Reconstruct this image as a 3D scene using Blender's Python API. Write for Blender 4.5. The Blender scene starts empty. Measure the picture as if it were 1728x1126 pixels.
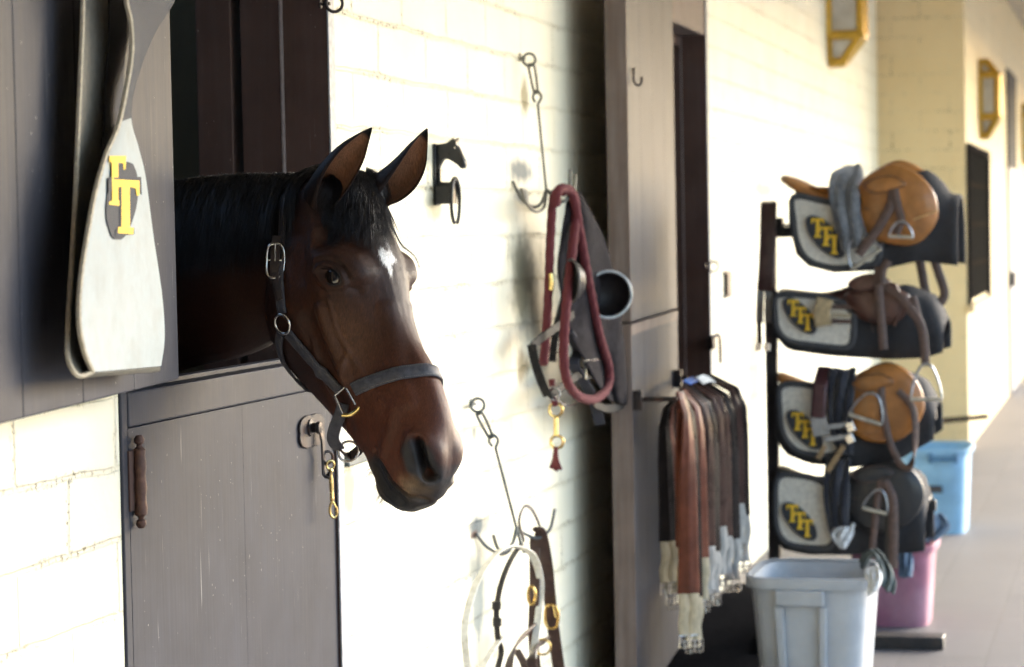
import bpy, bmesh, math, random
import numpy as np
from mathutils import Vector, Matrix

S = bpy.context.scene
COL = S.collection
rad = math.radians
random.seed(7)

# ------------------------------------------------------------------ camera
F_PX, CAM_H, CAM_Z = 4080.0, 1.8, 1.6          # 85 mm lens, 1.8 m from the wall, eye height
_X = np.array([1061., 193., -F_PX]); _X /= np.linalg.norm(_X)
_U = np.array([-.019, 1., (-.019 * 1061 + 193) / F_PX]); _U -= _X * _U.dot(_X); _U /= np.linalg.norm(_U)
_Y = np.cross(_U, _X)
RC = np.array([_X, _Y, _U])
CP = np.array([0., -CAM_H, CAM_Z])
cam_data = bpy.data.cameras.new('camera')
cam_data.lens = 85.0; cam_data.sensor_width = 36.0
cam_data.clip_start = .05; cam_data.clip_end = 2000
cam_data.dof.use_dof = True
cam_data.dof.focus_distance = 4.62
cam_data.dof.aperture_fstop = 5.2
cam_ob = bpy.data.objects.new('camera', cam_data); COL.objects.link(cam_ob)
_m = Matrix([[*RC[0], CP[0]], [*RC[1], CP[1]], [*RC[2], CP[2]], [0, 0, 0, 1]])
cam_ob.matrix_world = _m
S.camera = cam_ob

# ------------------------------------------------------------------ light
SUN_EL, SUN_AZ = 24.0, 122.0                    # azimuth: 0 = +y, clockwise
wd = bpy.data.worlds.new('World'); S.world = wd; wd.use_nodes = True
nt = wd.node_tree
sky = nt.nodes.new('ShaderNodeTexSky'); sky.sky_type = 'NISHITA'; sky.sun_disc = False
sky.sun_elevation = rad(SUN_EL); sky.sun_rotation = rad(SUN_AZ); sky.dust_density = 1.5; sky.ozone_density = 1.2
bg = nt.nodes['Background']; bg.inputs['Strength'].default_value = .15
nt.links.new(sky.outputs[0], bg.inputs['Color'])
sd = bpy.data.lights.new('sun', 'SUN'); sd.energy = 1.12; sd.angle = rad(34); sd.color = (1, .975, .945)
so = bpy.data.objects.new('sun', sd); COL.objects.link(so)
_d = Vector((math.sin(rad(SUN_AZ)) * math.cos(rad(SUN_EL)), math.cos(rad(SUN_AZ)) * math.cos(rad(SUN_EL)), math.sin(rad(SUN_EL))))
so.rotation_euler = _d.to_track_quat('Z', 'Y').to_euler(); so.location = (20, -20, 20)
S.view_settings.view_transform = 'Standard'; S.view_settings.look = 'None'
S.view_settings.gamma = 1; S.view_settings.exposure = 2.50
S.view_settings.use_curve_mapping = False
S.cycles.max_bounces = 10; S.cycles.diffuse_bounces = 6; S.cycles.glossy_bounces = 4
S.cycles.use_denoising = True; S.cycles.denoising_prefilter = 'FAST'; S.cycles.denoising_input_passes = 'RGB_ALBEDO_NORMAL'

# ------------------------------------------------------------------ where things stand (measured positions on real planes)
def ray(px, py):
    d = RC @ np.array([px - 864, -(py - 563), -F_PX]); return d / -(RC.T @ d)[2]
def W(px, py, off=0.0):            # point that stands `off` metres in front of the stable wall
    d = ray(px, py); return Vector(CP + d * ((-off - CP[1]) / d[1]))
def WX(px, py, x):                 # point at distance x along the arcade
    d = ray(px, py); return Vector(CP + d * (x / d[0]))

# ------------------------------------------------------------------ mesh helpers
V = Vector
class MB:
    def __init__(s): s.v = []; s.f = []
    def add(s, vs, fs):
        n = len(s.v); s.v += [tuple(a) for a in vs]; s.f += [tuple(i + n for i in q) for q in fs]; return s
    def box(s, lo, hi, M=None):
        c = [V((x, y, z)) for x in (lo[0], hi[0]) for y in (lo[1], hi[1]) for z in (lo[2], hi[2])]
        if M: c = [M @ a for a in c]
        return s.add(c, [(0, 1, 3, 2), (4, 6, 7, 5), (0, 4, 5, 1), (2, 3, 7, 6), (0, 2, 6, 4), (1, 5, 7, 3)])
    def loft(s, rings, cap=True, closed=False):
        n = len(rings[0]); vs = [a for r in rings for a in r]; fs = []
        m = len(rings)
        for i in range(m if closed else m - 1):
            a, b = i * n, ((i + 1) % m) * n
            for j in range(n): k = (j + 1) % n; fs.append((a + j, a + k, b + k, b + j))
        if cap and not closed:
            fs.append(tuple(range(n - 1, -1, -1))); fs.append(tuple(range((m - 1) * n, m * n)))
        return s.add(vs, fs)
    def tube(s, pts, r, n=8, closed=False, cap=True):
        pts = [V(p) for p in pts]; m = len(pts); rr = r if isinstance(r, (list, tuple)) else [r] * m
        tg = []
        for i in range(m):
            a = pts[(i - 1) % m] if closed or i else pts[0]; b = pts[(i + 1) % m] if closed or i < m - 1 else pts[-1]
            t = (b - a); tg.append(t.normalized() if t.length > 1e-9 else V((0, 0, 1)))
        nrm = tg[0].orthogonal().normalized(); rings = []
        for i in range(m):
            nrm = nrm - tg[i] * nrm.dot(tg[i]); nrm = nrm.normalized() if nrm.length > 1e-6 else tg[i].orthogonal().normalized()
            bi = tg[i].cross(nrm)
            rings.append([pts[i] + (nrm * math.cos(2 * math.pi * j / n) + bi * math.sin(2 * math.pi * j / n)) * rr[i] for j in range(n)])
        return s.loft(rings, cap, closed)
    def rope(s, pts, r, pitch=.045, lobes=3, n=15):
        """twisted rope: a lobed section that turns along the path"""
        pts = [V(p) for p in pts]; fine = [pts[0]]
        for a, b in zip(pts, pts[1:]):
            k = max(1, int((b - a).length / .006)); fine += [a.lerp(b, (i + 1) / k) for i in range(k)]
        k0 = len(s.v); s.tube(fine, r, n); acc = 0
        for i, c in enumerate(fine):
            if i: acc += (c - fine[i - 1]).length
            for j in range(n):
                q = V(s.v[k0 + i * n + j]) - c; s.v[k0 + i * n + j] = tuple(c + q * (1 + .055 * math.cos(lobes * (2 * math.pi * j / n - 2 * math.pi * acc / (pitch * lobes)))))
        return s
    def strap(s, pts, wid, th, wdir, closed=False):
        """flat band along pts; wdir = direction of its width (one vector or one per point)"""
        pts = [V(p) for p in pts]; m = len(pts); rings = []
        for i in range(m):
            a = pts[(i - 1) % m] if closed or i else pts[0]; b = pts[(i + 1) % m] if closed or i < m - 1 else pts[-1]
            t = (b - a).normalized(); w = V(wdir[i]) if isinstance(wdir, list) else V(wdir)
            w = (w - t * w.dot(t)).normalized(); nn = t.cross(w)
            hw = (wid[i] if isinstance(wid, (list, tuple)) else wid) / 2; ht = th / 2; e = ht * .6
            rings.append([pts[i] + w * x + nn * y for x, y in ((-hw, -ht * .4), (-hw + e, -ht), (hw - e, -ht), (hw, -ht * .4), (hw, ht * .4), (hw - e, ht), (-hw + e, ht), (-hw, ht * .4))])
        return s.loft(rings, True, closed)
    def ruled(s, A, B, th, k=6):
        """thick ribbon between two edge curves"""
        A = [V(a) for a in A]; B = [V(b) for b in B]; m = len(A); rings = []
        for i in range(m):
            t = (A[min(i + 1, m - 1)] + B[min(i + 1, m - 1)]) - (A[max(i - 1, 0)] + B[max(i - 1, 0)])
            n = t.cross(B[i] - A[i]).normalized() * th / 2
            rings.append([A[i].lerp(B[i], j / k) + n for j in range(k + 1)] + [A[i].lerp(B[i], j / k) - n for j in range(k, -1, -1)])
        return s.loft(rings)
    def prism(s, poly, o, ex, ey, th):
        """polygon in the plane (ex, ey) through o, thickened by th along ex x ey"""
        o, ex, ey = V(o), V(ex).normalized(), V(ey).normalized(); n = ex.cross(ey).normalized() * th
        a = [o + ex * x + ey * y for x, y in poly]; b = [p + n for p in a]; k = len(a)
        return s.add(a + b, [tuple(range(k - 1, -1, -1)), tuple(range(k, 2 * k))] + [(i, (i + 1) % k, (i + 1) % k + k, i + k) for i in range(k)])
    def lathe(s, prof, o, axis=(0, 0, 1), n=16):
        o = V(o); ax = V(axis).normalized(); e = ax.orthogonal().normalized(); g = ax.cross(e)
        return s.loft([[o + ax * h + (e * math.cos(2 * math.pi * j / n) + g * math.sin(2 * math.pi * j / n)) * max(r, 1e-4) for j in range(n)] for r, h in prof])
    def ball(s, o, r, n=12):
        o = V(o); r = V(r) if isinstance(r, (tuple, list, Vector)) else V((r, r, r))
        return s.loft([[o + V((r.x * math.sin(a) * math.cos(2 * math.pi * j / n), r.y * math.sin(a) * math.sin(2 * math.pi * j / n), -r.z * math.cos(a))) for j in range(n)]
                       for a in [math.pi * (i + .02) / (n // 2 + .04) for i in range(n // 2 + 1)]])
    def build(s, name, mat, parent=None, smooth=40, bevel=0, label=None):
        me = bpy.data.meshes.new(name)
        off = V((0, 0, 0))
        q = parent
        while q is not None: off = off + q.location; q = q.parent
        me.from_pydata([tuple(V(a) - off) for a in s.v], [], s.f)
        bm = bmesh.new(); bm.from_mesh(me); bmesh.ops.recalc_face_normals(bm, faces=bm.faces); bm.to_mesh(me); bm.free()
        if smooth:
            me.shade_smooth(); me.set_sharp_from_angle(angle=rad(smooth))
        o = bpy.data.objects.new(name, me); COL.objects.link(o)
        if mat: me.materials.append(mat)
        if parent: o.parent = parent
        if bevel:
            b = o.modifiers.new('bevel', 'BEVEL'); b.width = bevel; b.segments = 2; b.limit_method = 'ANGLE'; b.angle_limit = rad(40); b.harden_normals = False
        if label: o['label'] = label
        return o
def thing(name, label, cat, loc, group=None):
    o = bpy.data.objects.new(name, None); COL.objects.link(o); o.location = loc; o.empty_display_size = .05
    return tag(o, label, cat, group)
def tag(o, label, cat, group=None):
    o['label'] = label; o['category'] = cat; o['kind'] = 'thing'
    if group: o['group'] = group
    return o
def setting(o, kind='structure'): o['kind'] = kind; return o
def spline(pts, n=8, closed=False):
    """Catmull-Rom through points"""
    P = [V(p) for p in pts]; m = len(P); out = []
    for i in range(m if closed else m - 1):
        g = (lambda k: P[k % m]) if closed else (lambda k: P[min(max(k, 0), m - 1)])
        a, b, c, d = g(i - 1), g(i), g(i + 1), g(i + 2)
        for j in range(n):
            t = j / n
            out.append(.5 * ((2 * b) + (c - a) * t + (2 * a - 5 * b + 4 * c - d) * t * t + (3 * b - a - 3 * c + d) * t ** 3))
    if not closed: out.append(P[-1])
    return out
def circ(o, r, ex, ey, n=24, a0=0, a1=360):
    o, ex, ey = V(o), V(ex).normalized(), V(ey).normalized()
    full = abs(a1 - a0) >= 360
    return [o + (ex * math.cos(rad(a0 + (a1 - a0) * i / (n if full else n - 1))) + ey * math.sin(rad(a0 + (a1 - a0) * i / (n if full else n - 1)))) * r for i in range(n)]

# ------------------------------------------------------------------ materials
def N(nt, t, **kw):
    n = nt.nodes.new(t)
    for k, v in kw.items(): setattr(n, k, v)
    return n
def newmat(name):
    m = bpy.data.materials.new(name); m.use_nodes = True
    return m, m.node_tree, m.node_tree.nodes['Principled BSDF']
def ramp(nt, src, p0, p1, c0=(0, 0, 0, 1), c1=(1, 1, 1, 1)):
    r = N(nt, 'ShaderNodeValToRGB'); e = r.color_ramp.elements
    e[0].position, e[1].position = p0, p1; e[0].color, e[1].color = c0, c1
    nt.links.new(src, r.inputs[0]); return r.outputs[0]
def mixc(nt, fac, a, b, mode='MIX'):
    m = N(nt, 'ShaderNodeMix', data_type='RGBA', blend_type=mode)
    for s, i in ((fac, 0), (a, 6), (b, 7)):
        if hasattr(s, 'is_output'): nt.links.new(s, m.inputs[i])
        else: m.inputs[i].default_value = s if i == 0 else (*s[:3], 1)
    return m.outputs[2]
def math_(nt, op, a, b=0.0):
    m = N(nt, 'ShaderNodeMath', operation=op)
    for s, i in ((a, 0), (b, 1)):
        if hasattr(s, 'is_output'): nt.links.new(s, m.inputs[i])
        else: m.inputs[i].default_value = s
    return m.outputs[0]
def noise(nt, scale, detail=4, vec=None, stretch=None, rough=.55):
    n = N(nt, 'ShaderNodeTexNoise'); n.inputs['Scale'].default_value = scale; n.inputs['Detail'].default_value = detail; n.inputs['Roughness'].default_value = rough
    g = N(nt, 'ShaderNodeNewGeometry').outputs['Position'] if vec is None else vec
    if stretch:
        mp = N(nt, 'ShaderNodeMapping'); mp.inputs['Scale'].default_value = stretch; nt.links.new(g, mp.inputs[0]); g = mp.outputs[0]
    nt.links.new(g, n.inputs['Vector']); return n.outputs[0]
def bump(nt, bs, h, strength=.3, dist=.01):
    b = N(nt, 'ShaderNodeBump'); b.inputs['Strength'].default_value = strength; b.inputs['Distance'].default_value = dist
    nt.links.new(h, b.inputs['Height']); nt.links.new(b.outputs[0], bs.inputs['Normal']); return b
MATS = {}
def mat(name, col, rough=.6, metal=0., var=.25, scale=30, stretch=None, bmp=.15, dirt=None, spec=.5, sheen=0., coat=0.):
    """plain surface: base colour broken up by noise, optional dirt colour in patches, fine bump"""
    if name in MATS: return MATS[name]
    m, nt, bs = newmat(name)
    n1 = noise(nt, scale, 5, stretch=stretch)
    c = mixc(nt, ramp(nt, n1, .3, .7), [x * (1 - var) for x in col], [min(1, x * (1 + var)) for x in col])
    if dirt:
        c = mixc(nt, ramp(nt, noise(nt, scale * .35, 6), .5, .72), c, dirt)
    nt.links.new(c, bs.inputs['Base Color'])
    bs.inputs['Metallic'].default_value = metal; bs.inputs['Specular IOR Level'].default_value = spec
    r = math_(nt, 'ADD', math_(nt, 'MULTIPLY', n1, .3), rough - .15); nt.links.new(r, bs.inputs['Roughness'])
    bs.inputs['Sheen Weight'].default_value = sheen; bs.inputs['Coat Weight'].default_value = coat
    if bmp: bump(nt, bs, noise(nt, scale * 4, 3, stretch=stretch), bmp, .003)
    MATS[name] = m; return m
# ------------------------------------------------------------------ wall, floor and paint materials
def wall_mat(name, wall_marks, ca=(.83, .775, .59), cb_=(.88, .83, .66), bs_k=.55):
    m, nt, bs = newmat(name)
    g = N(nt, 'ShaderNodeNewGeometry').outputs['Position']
    sp = N(nt, 'ShaderNodeSeparateXYZ'); nt.links.new(g, sp.inputs[0])
    cb = N(nt, 'ShaderNodeCombineXYZ')
    nt.links.new(math_(nt, 'ADD', sp.outputs[0], sp.outputs[1]), cb.inputs[0]); nt.links.new(sp.outputs[2], cb.inputs[1])
    nz = N(nt, 'ShaderNodeTexNoise'); nz.inputs['Scale'].default_value = 7; nz.inputs['Detail'].default_value = 3; nt.links.new(g, nz.inputs['Vector'])
    vm = N(nt, 'ShaderNodeVectorMath', operation='MULTIPLY_ADD'); vm.inputs[1].default_value = (.022, .022, 0)
    nt.links.new(nz.outputs[1], vm.inputs[0]); nt.links.new(cb.outputs[0], vm.inputs[2])
    def brick(ms, sm):
        b = N(nt, 'ShaderNodeTexBrick'); b.inputs['Scale'].default_value = 1
        b.inputs['Brick Width'].default_value = .405; b.inputs['Row Height'].default_value = .133
        b.inputs['Mortar Size'].default_value = ms; b.inputs['Mortar Smooth'].default_value = sm
        nt.links.new(vm.outputs[0], b.inputs['Vector']); return b
    b1, b2 = brick(.007, .6), brick(.016, 1.)
    fine = noise(nt, 60, 6); big = noise(nt, 2.3, 4)
    base = mixc(nt, ramp(nt, big, .3, .7), ca, cb_)
    base = mixc(nt, math_(nt, 'MULTIPLY', b1.outputs[1], .25), base, (.66, .58, .38))
    # paint lost along some of the joints, and the odd chip
    patch = ramp(nt, noise(nt, 3.1, 4), .47, .60)
    chip = math_(nt, 'MULTIPLY', math_(nt, 'MULTIPLY', ramp(nt, noise(nt, 75, 6, rough=.7), .53, .58), b2.outputs[1]), patch)
    base = mixc(nt, math_(nt, 'MULTIPLY', chip, .95), base, (.17, .125, .035))
    dot = ramp(nt, noise(nt, 42, 2), .74, .77); base = mixc(nt, math_(nt, 'MULTIPLY', dot, .6), base, (.16, .14, .10))
    for (c, r, col, amt) in wall_marks:                 # paint rubbed off behind the hooks; soft streaks and spots elsewhere
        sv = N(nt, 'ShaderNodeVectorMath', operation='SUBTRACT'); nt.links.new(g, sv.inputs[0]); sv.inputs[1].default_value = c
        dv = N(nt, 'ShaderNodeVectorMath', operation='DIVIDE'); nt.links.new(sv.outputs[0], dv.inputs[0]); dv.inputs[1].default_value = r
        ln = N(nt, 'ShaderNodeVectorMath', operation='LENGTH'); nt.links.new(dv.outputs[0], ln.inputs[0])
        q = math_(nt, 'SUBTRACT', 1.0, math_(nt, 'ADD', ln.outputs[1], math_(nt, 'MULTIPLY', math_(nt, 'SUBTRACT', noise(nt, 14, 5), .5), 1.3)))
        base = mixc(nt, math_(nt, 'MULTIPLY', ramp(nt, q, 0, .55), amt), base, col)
    nt.links.new(base, bs.inputs['Base Color']); bs.inputs['Roughness'].default_value = .62; bs.inputs['Specular IOR Level'].default_value = .3
    h = math_(nt, 'ADD', math_(nt, 'MULTIPLY', b1.outputs[1], -.8), math_(nt, 'ADD', math_(nt, 'MULTIPLY', fine, .22), math_(nt, 'MULTIPLY', noise(nt, 16, 4), .55)))
    h = math_(nt, 'SUBTRACT', h, math_(nt, 'MULTIPLY', chip, .5))
    bump(nt, bs, h, bs_k, .012)
    return m
def at_mark(px, py): return tuple(W(px, py, 0))
WALL_MARKS = [
    (at_mark(878, 290), (.17, .05, .045), (.085, .12, .14), .95),
    (at_mark(880, 330), (.10, .05, .03), (.05, .07, .09), .9),
    (at_mark(884, 470), (.20, .05, .19), (.17, .16, .09), .8),
    (at_mark(882, 620), (.09, .05, .07), (.22, .14, .035), .7),
    (at_mark(885, 165), (.07, .05, .07), (.20, .17, .07), .85),
    (at_mark(806, 890), (.13, .05, .035), (.09, .125, .14), .95),
    (at_mark(800, 903), (.05, .05, .014), (.12, .05, .03), .9),
    (at_mark(806, 1010), (.10, .05, .16), (.16, .21, .22), .8),
    (at_mark(1288, 320), (.45, .06, .05), (.14, .22, .26), .8),
    (at_mark(1272, 640), (.30, .06, .45), (.24, .20, .13), .7),
    (at_mark(585, 830), (.08, .05, .09), (.22, .16, .05), .6),
    (at_mark(735, 350), (.10, .05, .05), (.25, .22, .09), .6),
    (at_mark(800, 730), (.03, .05, .03), (.20, .23, .19), .8),
]
M_wall = wall_mat('cream block paint', WALL_MARKS)
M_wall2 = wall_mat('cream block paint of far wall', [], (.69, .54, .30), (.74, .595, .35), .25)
def paint_mat(name, col, rough=.38, scr=1.0, dust=(.30, .28, .28)):
    """brown-grey door paint: dusty, scratched and flecked"""
    m, nt, bs = newmat(name)
    n1 = noise(nt, 6, 5); n2 = noise(nt, 55, 4, stretch=(1, 1, .06)); 
    c = mixc(nt, ramp(nt, n1, .3, .72), [x * .85 for x in col], [x * 1.2 for x in col])
    c = mixc(nt, math_(nt, 'MULTIPLY', ramp(nt, n2, .42, .8), .35), c, dust)
    sc = ramp(nt, noise(nt, 160, 2, stretch=(1, 1, .03)), .69, .76)
    gate = ramp(nt, noise(nt, 9, 3, stretch=(1, 1, .4)), .50, .62)
    c = mixc(nt, math_(nt, 'MULTIPLY', math_(nt, 'MULTIPLY', sc, gate), .65 * scr), c, (.55, .54, .52))
    fl = math_(nt, 'MULTIPLY', ramp(nt, noise(nt, 210, 1, stretch=(1, 1, .4)), .775, .79), ramp(nt, noise(nt, 5, 3), .45, .6))
    c = mixc(nt, math_(nt, 'MULTIPLY', fl, .9 * scr), c, (.7, .68, .6))
    nt.links.new(c, bs.inputs['Base Color'])
    nt.links.new(math_(nt, 'ADD', math_(nt, 'MULTIPLY', n2, .25), rough - .12), bs.inputs['Roughness'])
    bs.inputs['Specular IOR Level'].default_value = .12
    bump(nt, bs, math_(nt, 'ADD', noise(nt, 90, 4, stretch=(1, 1, .05)), math_(nt, 'MULTIPLY', n1, 2)), .12, .004)
    return m
M_door = paint_mat('taupe door paint', (.038, .039, .049), .55, .6, (.080, .085, .105))
M_frame = paint_mat('dark brown frame paint', (.085, .052, .043), .5, .35, (.12, .09, .08))
M_edge = paint_mat('brown door edge paint', (.14, .105, .09), .6, .5)
M_worn = mat('worn pale paint edge', (.42, .42, .42), .6, scale=60)
M_iron = mat('dark iron', (.035, .030, .030), .5, .7, scale=90, dirt=(.09, .045, .03))
M_rust = mat('rusty brown iron', (.085, .045, .035), .6, .4, scale=80, dirt=(.16, .08, .05), bmp=.4)
M_steel = mat('galvanised steel', (.48, .48, .45), .34, .9, scale=70)
M_nickel = mat('nickel plate', (.72, .70, .66), .22, 1., scale=50, var=.1, bmp=.05)
M_brass = mat('brass', (.72, .52, .20), .25, 1., scale=60, var=.2, bmp=.05)
M_stallwood = mat('stall lining boards', (.075, .058, .030), .8, scale=7, stretch=(1, 1, .1))

# ------------------------------------------------------------------ ground, floor, ceiling
def floor_mat():
    m, nt, bs = newmat('worn floor bricks')
    g = N(nt, 'ShaderNodeNewGeometry').outputs['Position']
    b = N(nt, 'ShaderNodeTexBrick'); b.inputs['Scale'].default_value = 1
    b.inputs['Brick Width'].default_value = .62; b.inputs['Row Height'].default_value = .31; b.inputs['Mortar Size'].default_value = .006
    b.inputs['Color1'].default_value = (.135, .124, .123, 1); b.inputs['Color2'].default_value = (.158, .144, .142, 1); b.inputs['Mortar'].default_value = (.13, .12, .115, 1)
    nt.links.new(g, b.inputs['Vector'])
    c = mixc(nt, math_(nt, 'MULTIPLY', ramp(nt, noise(nt, 1.6, 6), .35, .7), .55), b.outputs[0], (.175, .161, .157))
    c = mixc(nt, math_(nt, 'MULTIPLY', ramp(nt, noise(nt, 14, 6), .55, .75), .4), c, (.14, .128, .122))
    nt.links.new(c, bs.inputs['Base Color']); bs.inputs['Roughness'].default_value = .62
    bump(nt, bs, math_(nt, 'ADD', math_(nt, 'MULTIPLY', b.outputs[1], -1), math_(nt, 'MULTIPLY', noise(nt, 40, 5), .3)), .4, .006)
    return m
setting(MB().box((-6, -3.4, -.15), (60, 3.8, 0)).build('arcade_floor', floor_mat(), smooth=0))
tag(MB().box((7.7, -.62, .0005), (10.6, -.03, .016)).build('dark_floor_sheet', mat('black sheet', (.012, .012, .013), .9, scale=40, spec=0.), smooth=0, bevel=.004), 'black sheet added on the floor along the wall below the girths to darken it', 'mat')  # added dark sheet that blackens the floor left of the white tub
setting(MB().box((-400, -400, -.4), (400, 400, -.12)).build('courtyard_ground', mat('pale courtyard gravel', (.42, .41, .39), .9, scale=3, var=.2), smooth=0))
c_ = MB(); e_ = [(-6, 3.9, 4.75), (-6, -3.2, 3.05), (-6, -3.2, 3.17), (-6, 3.9, 4.9)]
c_.loft([[V(p) for p in e_], [V((60, p[1], p[2])) for p in e_]]).build('ceiling', mat('ceiling boards', (.50, .44, .34), .8, scale=12), smooth=0)
setting(bpy.data.objects['ceiling'])

# ------------------------------------------------------------------ walls
D1L, D1R, D2L, D2R, DTOP = 4.06, 5.292, 8.86, 10.285, 2.75
w_ = MB()
ztop = 3.80
for a, b in ((-6, D1L), (D1R, D2L), (D2R, 17.3)): w_.box((a, 0, -.01), (b, .2, ztop))
for a, b in ((D1L, D1R), (D2L, D2R)): w_.box((a, 0, DTOP), (b, .2, ztop))
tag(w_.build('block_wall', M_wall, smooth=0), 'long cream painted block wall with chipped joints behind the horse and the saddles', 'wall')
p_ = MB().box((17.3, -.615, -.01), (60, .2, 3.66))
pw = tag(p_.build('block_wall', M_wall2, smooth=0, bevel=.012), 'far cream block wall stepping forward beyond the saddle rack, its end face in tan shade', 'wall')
for i, (x0, x1, y0, y1, lab) in enumerate(((-6, 60, 3.6, 3.75, 'dark lining wall at the back of the stalls'), (2.4, 2.55, .22, 3.59, 'dark boarded partition beside the horse nearest the hanging strap'),
                                 (6.7, 6.85, .22, 3.59, 'dark boarded partition between the horse and the second doorway'), (12.2, 12.35, .22, 3.59, 'dark boarded partition beyond the second doorway'))):
    tag(MB().box((x0, y0, 0), (x1, y1, 3.6)).build('stall_partition', M_stallwood, smooth=0), lab, 'partition')

# unseen walls added behind and beside the camera to cut light from there
M_blocker = mat('light blocker boarding', (.30, .285, .27), .8, scale=6, stretch=(1, 1, .1))
tag(MB().box((-1.6, -3.39, 0), (-1.45, -.02, 3.2)).build('end_blocker', M_blocker, smooth=0), 'unseen board wall added behind the camera to block light from that end', 'wall')
tag(MB().box((-1.44, -3.39, 0), (.9, -3.25, 2.9)).build('side_blocker', M_blocker, smooth=0), 'unseen board wall added beside the camera to block light from that side', 'wall')

# ------------------------------------------------------------------ door frames
def door_frame(x0, x1, label):
    t = thing('doorway', label, 'doorway', (x0, .1, 0))
    MB().box((x0 + .001, -.005, .001), (x0 + .03, .199, DTOP - .001)).build('jamb', M_door, t, bevel=.003)
    j = MB().box((x1 - .034, -.007, .001), (x1 + .004, .199, DTOP - .035)).build('jamb', M_frame, t, bevel=.004)
    MB().box((x1 - .036, -.0115, .002), (x1 + .006, -.0072, DTOP - .04)).build('facing', M_worn, j, bevel=.001)
    MB().box((x1 - .049, .103, .002), (x1 - .0345, .198, DTOP - .04)).build('door_stop', M_frame, j, bevel=.002)
    MB().box((x1 - .051, .099, .004), (x1 - .0345, .1025, DTOP - .05)).build('edge_highlight', mat('brown edge highlight', (.20, .165, .155), .6, scale=60), j)  # paler strip: the highlight on the stop's edge is put into its colour
    MB().box((x1 - .046, .222, .003), (x1 + .02, .31, DTOP + .05)).build('inner_post', M_frame, t, bevel=.004)
    MB().box((x0 + .031, -.004, 2.42), (x1 - .035, .198, DTOP - .001)).build('header', M_edge, t, bevel=.003)
    MB().box((x0 + .04, .1, 2.375), (x1 - .06, .19, 2.4195)).build('header_stop', M_frame, t, bevel=.003)
    return t
door_frame(D1L, D1R, 'dark brown wooden surround of the doorway the horse looks out of')
door_frame(D2L, D2R, 'dark brown wooden frame of the second doorway, behind the hanging girths')

# ------------------------------------------------------------------ stall doors
def boards(mb, x0, x1, z0, z1, y0, y1, n, gap=.0022, M=None):
    wd_ = (x1 - x0) / n
    for i in range(n): mb.box((x0 + i * wd_ + gap / 2, y0, z0), (x0 + (i + 1) * wd_ - gap / 2, y1, z1), M)
# closed lower half door in front of the horse
t = thing('lower_stall_door', 'closed lower half of the grey-brown stall door below the horse', 'stall door', (4.67, .02, 0))
x0, x1 = D1L + .034, D1R - .037
b_ = MB(); boards(b_, x0, x1, .03, 1.252, -.003, .04, 2, .0004); b_.build('panel', M_door, t, smooth=0, bevel=.0006)
MB().box((x0, -.0045, 1.2535), (x1, .045, 1.318)).build('top_rail', M_door, t, smooth=0, bevel=.004)
MB().box((x0 + .002, .0455, 1.19), (x1 - .002, .075, 1.326)).build('back_rail', M_door, t, smooth=0, bevel=.003)
a, b = W(235, 748, .016), W(236, 880, .016)
hg = MB().lathe([(0, -.014), (.006, -.013), (.010, -.006), (.009, .001), (.005, .004), (.006, .008), (.0115, .012)] + [(.0115 + .0012 * math.sin(k * 1.9), .012 + k * .012) for k in range(1, 10)] +
                [(.0115, .132), (.006, .137), (.005, .141), (.009, .144), (.010, .151), (.006, .158), (0, .159)], (a.x, a.y, b.z), n=14).build('hinge', M_rust, t)
MB().box((a.x - .030, -.0085, b.z + .02), (a.x + .002, -.0032, a.z - .012)).build('hinge_leaf', M_frame, hg, bevel=.001)
# latch: scalloped plate, knob, hasp and staple
q = W(524, 727, .004)
pl = []
for k in range(40):
    an = 2 * math.pi * k / 40; rx = .080 * (1 + .07 * abs(math.sin(an * 4))); rz = .034 * (1 + .10 * abs(math.sin(an * 4)))
    sq = max(abs(math.cos(an)), abs(math.sin(an))) ** .55
    pl.append((rx * math.cos(an) / sq, rz * math.sin(an) / sq))
lp = MB().prism(pl, (q.x, -.0035, q.z), (1, 0, 0), (0, 0, 1), .006).build('latch_plate', mat('painted-over iron plate', (.038, .034, .038), .5, .2, scale=60, dirt=(.05, .028, .022), spec=.2), t, bevel=.0015)
k_ = W(531, 722, .02)
MB().lathe([(.019, 0), (.019, .004), (.011, .006), (.011, .016), (.0145, .018), (.0125, .025), (.004, .027)], (k_.x, -.009, k_.z), (0, -1, 0), n=18).build('knob', M_iron, lp)
c0 = W(541, 735, .022)
MB().strap([W(541, 728, .02), W(545, 745, .024), W(546, 775, .02), W(547, 800, .022), W(551, 806, .026), W(556, 800, .03)], .02, .005, (1, 0, 0)).build('hasp', M_iron, lp)
MB().tube(circ(W(553, 772, .028), .0135, (.8, -.6, 0), (0, 0, 1), 20), .0035, 8, True).build('staple', M_iron, lp)
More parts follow.
